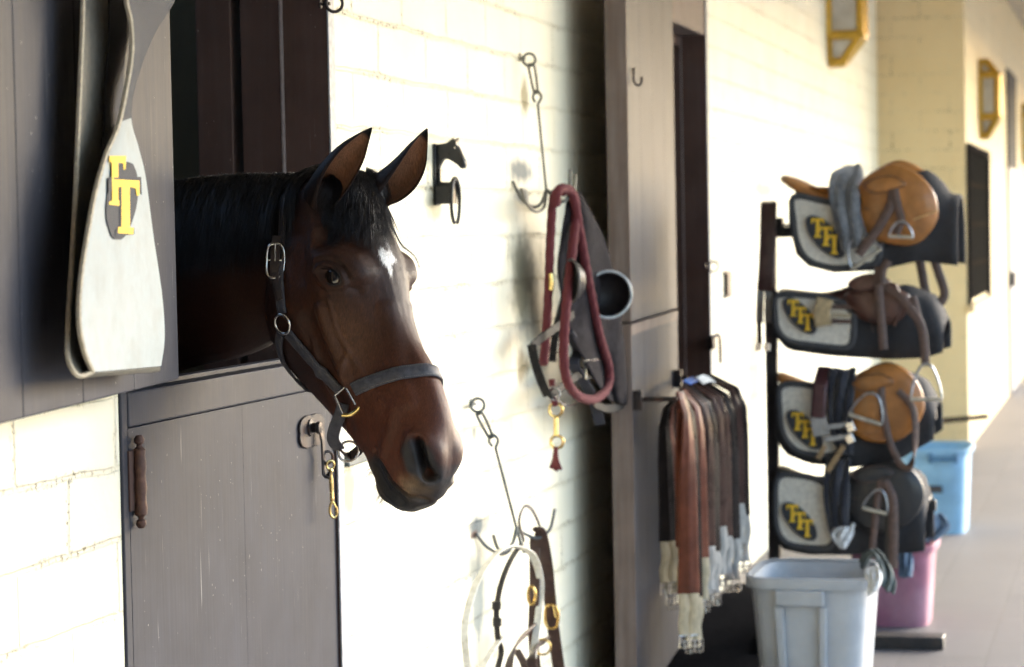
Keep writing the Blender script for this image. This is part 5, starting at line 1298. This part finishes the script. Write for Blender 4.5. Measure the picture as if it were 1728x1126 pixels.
sleather(s4_, [(1492, 812), (1506, 840), (1508, 880), (1507, 960)], .034)
sleather(s4_, [(1495, 812), (1500, 860), (1500, 900), (1498, 950)], .028, M_bkl, XN - .075)
cloth('half_pad', 'navy fleece half pad hanging beside the bottom black saddle', 'half pad', [(1398, 775), (1390, 820), (1394, 870), (1404, 915)], [(1436, 775), (1432, 820), (1430, 870), (1430, 915)], M_fleece, x=XN - .078)
cloth('cloth', 'small white cloth tucked in below the black saddle', 'cloth', [(1412, 892), (1402, 904), (1418, 925)], [(1444, 884), (1438, 902), (1424, 926)], mat('white cotton', (.60, .62, .63), .9, scale=60, bmp=.5), x=XN - .12)
# leathers and cloth hanging between the saddles
for q in ([(1548, 420), (1556, 460), (1564, 500), (1574, 512)], [(1570, 418), (1582, 455), (1594, 495), (1584, 514)]): sleather(s1_, q, .034, x=XF - .12)
sleather(s1_, [(1500, 440), (1490, 456), (1488, 480)], .03)

# ------------------------------------------------------------------ tubs, cloths, far things
def tub(name, label, cx, cy, z0, z1, hx, hy, m, taper=.86, wall=.012, rim=.02):
    t = thing(name, label, 'tub', (cx, cy, z0))
    def rr(k, z, grow=0.):
        out = []
        for j in range(40):
            a = 2 * math.pi * j / 40; c, s = math.cos(a), math.sin(a)
            out.append(V((cx + math.copysign(abs(c) ** .38, c) * (hx * k + grow), cy + math.copysign(abs(s) ** .38, s) * (hy * k + grow), z)))
        return out
    MB().loft([rr(taper, z0), rr(taper + (1 - taper) * .5, (z0 + z1) / 2), rr(1, z1), rr(1, z1, -wall), rr(taper + (1 - taper) * .5, (z0 + z1) / 2, -wall), rr(taper, z0 + wall, -wall)]).build('body', m, t, smooth=50)
    MB().loft([rr(1, z1 - rim, .002), rr(1, z1 - rim, .014), rr(1, z1 + .004, .016), rr(1, z1 + .009, .008), rr(1, z1 + .004, -.004)], cap=False).build('rim', m, t, smooth=50)
    return t
M_tub = mat('dirty white plastic', (.40, .43, .46), .42, scale=9, var=.10, dirt=(.30, .30, .30), bmp=.1)
a, b = WX(1258, 978, 8.02), WX(1466, 978, 8.02)
zr = a.z; cy = (a.y + b.y) / 2; hy = (a.y - b.y) / 2
tb_ = tub('white_tub', 'large dirty white plastic tub on the floor in front of the saddle rack', 8.02 + .235, cy, .0, zr, .235, hy, M_tub, .84, rim=.03)
xf = 8.02
def rib_(y0, y1, z0, z1, d0=.030, nm='rib'):
    tz = lambda z: (1 - (zr - z) / zr * .16)
    fx = lambda z, d: 8.255 - .235 * tz(z) - d
    vs = [V((fx(z, d), cy + (y - cy) * tz(z), z)) for d in (-.01, d0) for z in (z0, z1) for y in (y0, y1)]
    return MB().add(vs, [(0, 1, 3, 2), (4, 6, 7, 5), (0, 4, 5, 1), (2, 3, 7, 6), (0, 2, 6, 4), (1, 5, 7, 3)]).build(nm, M_tub, tb_, smooth=0, bevel=.006)
Yp = lambda px: WX(px, 1000, 8.02).y
rib_(Yp(1308), Yp(1392), zr - .085, zr - .031, .034, 'grip')
for p0, p1 in ((1304, 1320), (1382, 1396)): rib_(Yp(p0), Yp(p1), .02, zr - .088, .022)
tb2 = tub('pink_tub', 'scuffed pink plastic tub behind the rack foot', 9.78, WX(1500, 1060, 9.55).y, 0, WX(1560, 925, 9.6).z, .19, .165, mat('scuffed pink plastic', (.34, .13, .19), .5, scale=10, var=.2, dirt=(.42, .24, .30)), .88)
tb3 = tub('blue_tub', 'light blue plastic tub standing beyond the saddle rack', 12.75, WX(1570, 880, 12.5).y, 0, WX(1580, 762, 12.5).z, .25, .19, mat('light blue plastic', (.21, .40, .58), .45, scale=10, var=.12), .9)
yb = WX(1592, 820, 12.48).y; zb_ = WX(1592, 775, 12.48).z
MB().box((12.468, yb - .07, zb_ - .01), (12.492, yb + .07, zb_ + .012)).box((12.468, yb - .075, zb_ - .02), (12.49, yb - .055, zb_ + .03)).box((12.468, yb + .055, zb_ - .02), (12.49, yb + .075, zb_ + .03)).build('handle', mat('blue handle', (.06, .17, .33), .5), tb3, bevel=.004)
MB().box((12.47, WX(1590, 826, 12.47).y, WX(1590, 832, 12.47).z), (12.478, WX(1562, 826, 12.47).y, WX(1590, 820, 12.47).z)).build('label', M_navy, tb3)
cloth('cloth', 'blue-grey cloth hanging out over the pink tub', 'cloth', [(1556, 868), (1550, 885), (1552, 915)], [(1592, 868), (1602, 890), (1578, 912)], mat('blue-grey cloth', (.14, .20, .28), .9, scale=50, bmp=.6), x=9.62)
cloth('cloth', 'slate blue cloth hanging over the front of the pink tub', 'cloth', [(1516, 920), (1516, 950), (1517, 974)], [(1540, 920), (1539, 950), (1536, 974)], mat('slate cloth', (.13, .18, .25), .9, scale=50, bmp=.6), x=9.52)
cloth('rag', 'grey-green rag hanging over the corner of the white tub', 'rag', [(1452, 948), (1462, 930), (1478, 936), (1484, 962), (1482, 985)], [(1458, 962), (1482, 930), (1500, 950), (1510, 978), (1506, 1004)], mat('grey-green rag', (.085, .105, .105), .95, scale=60, bmp=.7), xs=[8.25, 8.2, 8.14, 8.08, 8.06])
cloth('rag', 'pale rag caught on the rim of the white tub', 'rag', [(1462, 962), (1464, 985), (1464, 1005)], [(1482, 952), (1486, 975), (1476, 998)], mat('white cotton', (.60, .62, .63), .9), xs=[8.05, 8.0, 7.99])
t = thing('metal_rod', 'thin dark iron rod sticking out beyond the saddle rack towards the far wall', 'rod', WX(1585, 712, 16.9))
q0 = WX(1560, 713, 16.9); q1 = WX(1668, 703, 16.9)
MB().tube([V((q0.x, q0.y, q0.z)), q1], .018, 8).build('rod', M_iron, t)
MB().tube([V((q0.x, -.01, q0.z + (q0.z - q1.z) / (q1.y - q0.y) * -1 * (q0.y + .01) * 0)), q0], .018, 8).build('wall_arm', M_iron, t)

M_lamp = mat('lacquered brass lantern', (.50, .31, .045), .36, .55, scale=40, var=.2)
def glassmat():
    m, nt, bs = newmat('lantern glass')
    nt.links.new(mixc(nt, noise(nt, 9, 3), (.30, .27, .22), (.62, .60, .55)), bs.inputs['Base Color']); bs.inputs['Roughness'].default_value = .15; return m
M_lg = glassmat()
def lantern(x, yb_, z0, z1, hw, label):
    t = thing('wall_lantern', label, 'lantern', (x, yb_, z0))
    d = .20 if yb_ == 0 else .14; yo = yb_ - d; zt = z0 + (z1 - z0) * .25; zu = z1 - (z1 - z0) * .18
    bx4 = lambda k, z: [V((x + sx * hw * k, y, z)) for sx, y in ((-1, yb_ - .004), (1, yb_ - .004), (1, yb_ - .004 - (d - .004) * k), (-1, yb_ - .004 - (d - .004) * k))]
    MB().box((x - hw * 1.05, yb_ - .012, z0), (x + hw * 1.05, yb_ - .0005, z1)).build('back_plate', M_lamp, t, bevel=.003)
    b = MB(); r = .026
    lv_ = [bx4(.42, z0), bx4(1, zt), bx4(1, zu), bx4(.45, z1)]
    for a, c in zip(lv_, lv_[1:]):
        for i in range(4): b.tube([a[i], c[i]], r, 6)
    for a in lv_:
        for i in range(4): b.tube([a[i], a[(i + 1) % 4]], r * 1.15, 6)
    b.tube([lv_[0][0], lv_[1][0]], .03, 6).tube([lv_[1][0], lv_[2][0]], .034, 6); b.build('frame', M_lamp, t, smooth=60)
    MB().box((x - hw * .4, yb_ - d * .42, z0 - .008), (x + hw * .4, yb_ - .012, z0 + .008)).build('foot_cap', M_lamp, t, bevel=.002)
    for a, c in zip(lv_, lv_[1:]):
        g = MB()
        for i in (1, 2, 3): 
            q = [a[i], a[(i + 1) % 4], c[(i + 1) % 4], c[i]]; cn = sum(q, V()) / 4
            q = [cn.lerp(p, .94) for p in q]; g.add(q, [(0, 1, 2, 3)])
        o = g.build('glass', M_lg, t, smooth=0); s = o.modifiers.new('s', 'SOLIDIFY'); s.thickness = .004
    MB().lathe([(.012, 0), (.012, .09), (.022, .12), (.026, .16), (.012, .2)], (x, yb_ - d * .5, zt), n=12).build('bulb', mat('bulb glass', (.75, .74, .70), .2), t)
    return t
lb1 = W(1402, 100, .0); lantern(W(1395, 60, 0).x + .1, 0, W(1405, 100, .06).z, W(1405, 100, .06).z + .62, .10, 'near brass wall lantern with glass panes high on the bright block wall')
def WP(px, py): return W(px, py, .615)
a = WP(1652, 228); b = WP(1652, 106)
lantern(a.x + .12, -.615, a.z, b.z, .11, 'far brass wall lantern on the forward wall above the barred window')
a = WP(1723, 272); b = WP(1723, 178)
lantern(a.x + .3, -.615, a.z, b.z, .11, 'farthest brass wall lantern at the right edge of the picture')
t = thing('barred_window', 'dark barred window with a pale sill on the far forward wall', 'window', WP(1646, 515))
a, b = WP(1633, 505), WP(1664, 245); x0, x1 = a.x, b.x; zs, zh = WP(1633, 515).z, WP(1633, 243).z
MB().box((x0 + .03, -.622, zs + .03), (x1 - .03, -.6155, zh - .03)).build('pane', mat('dark window glass', (.020, .018, .015), .8, spec=0.), t)
fr = MB().box((x0, -.645, zs), (x0 + .05, -.6152, zh)).box((x1 - .05, -.645, zs), (x1, -.6152, zh)).box((x0 + .0505, -.644, zh - .05), (x1 - .0505, -.6152, zh)).build('frame', mat('dark window frame', (.030, .025, .022), .8, spec=0.), t, bevel=.003)
for k in (1, 2, 3): MB().box((x0 + .051, -.6245, zs + (zh - zs) * k / 4 - .015), (x1 - .051, -.6225, zs + (zh - zs) * k / 4 + .015)).build('bar', mat('rusty window bar', (.030, .023, .016), .9, spec=0.), t)
MB().box((x0 - .03, -.665, zs - .05), (x1 + .03, -.6152, zs - .001)).build('sill', mat('tan sill', (.62, .48, .28), .7), t, bevel=.004)
a, b = WP(1703, 690), WP(1712, 220)
t = thing('far_door', 'grey far door with dark upper opening at the end of the forward wall', 'door', (a.x, -.615, 0))
MB().box((a.x, -.64, .02), (b.x, -.6155, 2.1)).build('leaf', mat('grey door paint', (.20, .21, .24), .5), t, bevel=.004)
MB().box((a.x - .02, -.636, 2.101), (b.x + .02, -.6155, 3.0)).build('upper_opening', mat('dark opening board', (.02, .017, .015), .8), t)
MB().box((a.x + .04, -.68, 1.0), (a.x + .10, -.641, 1.14)).build('handle', M_iron, t, bevel=.004)
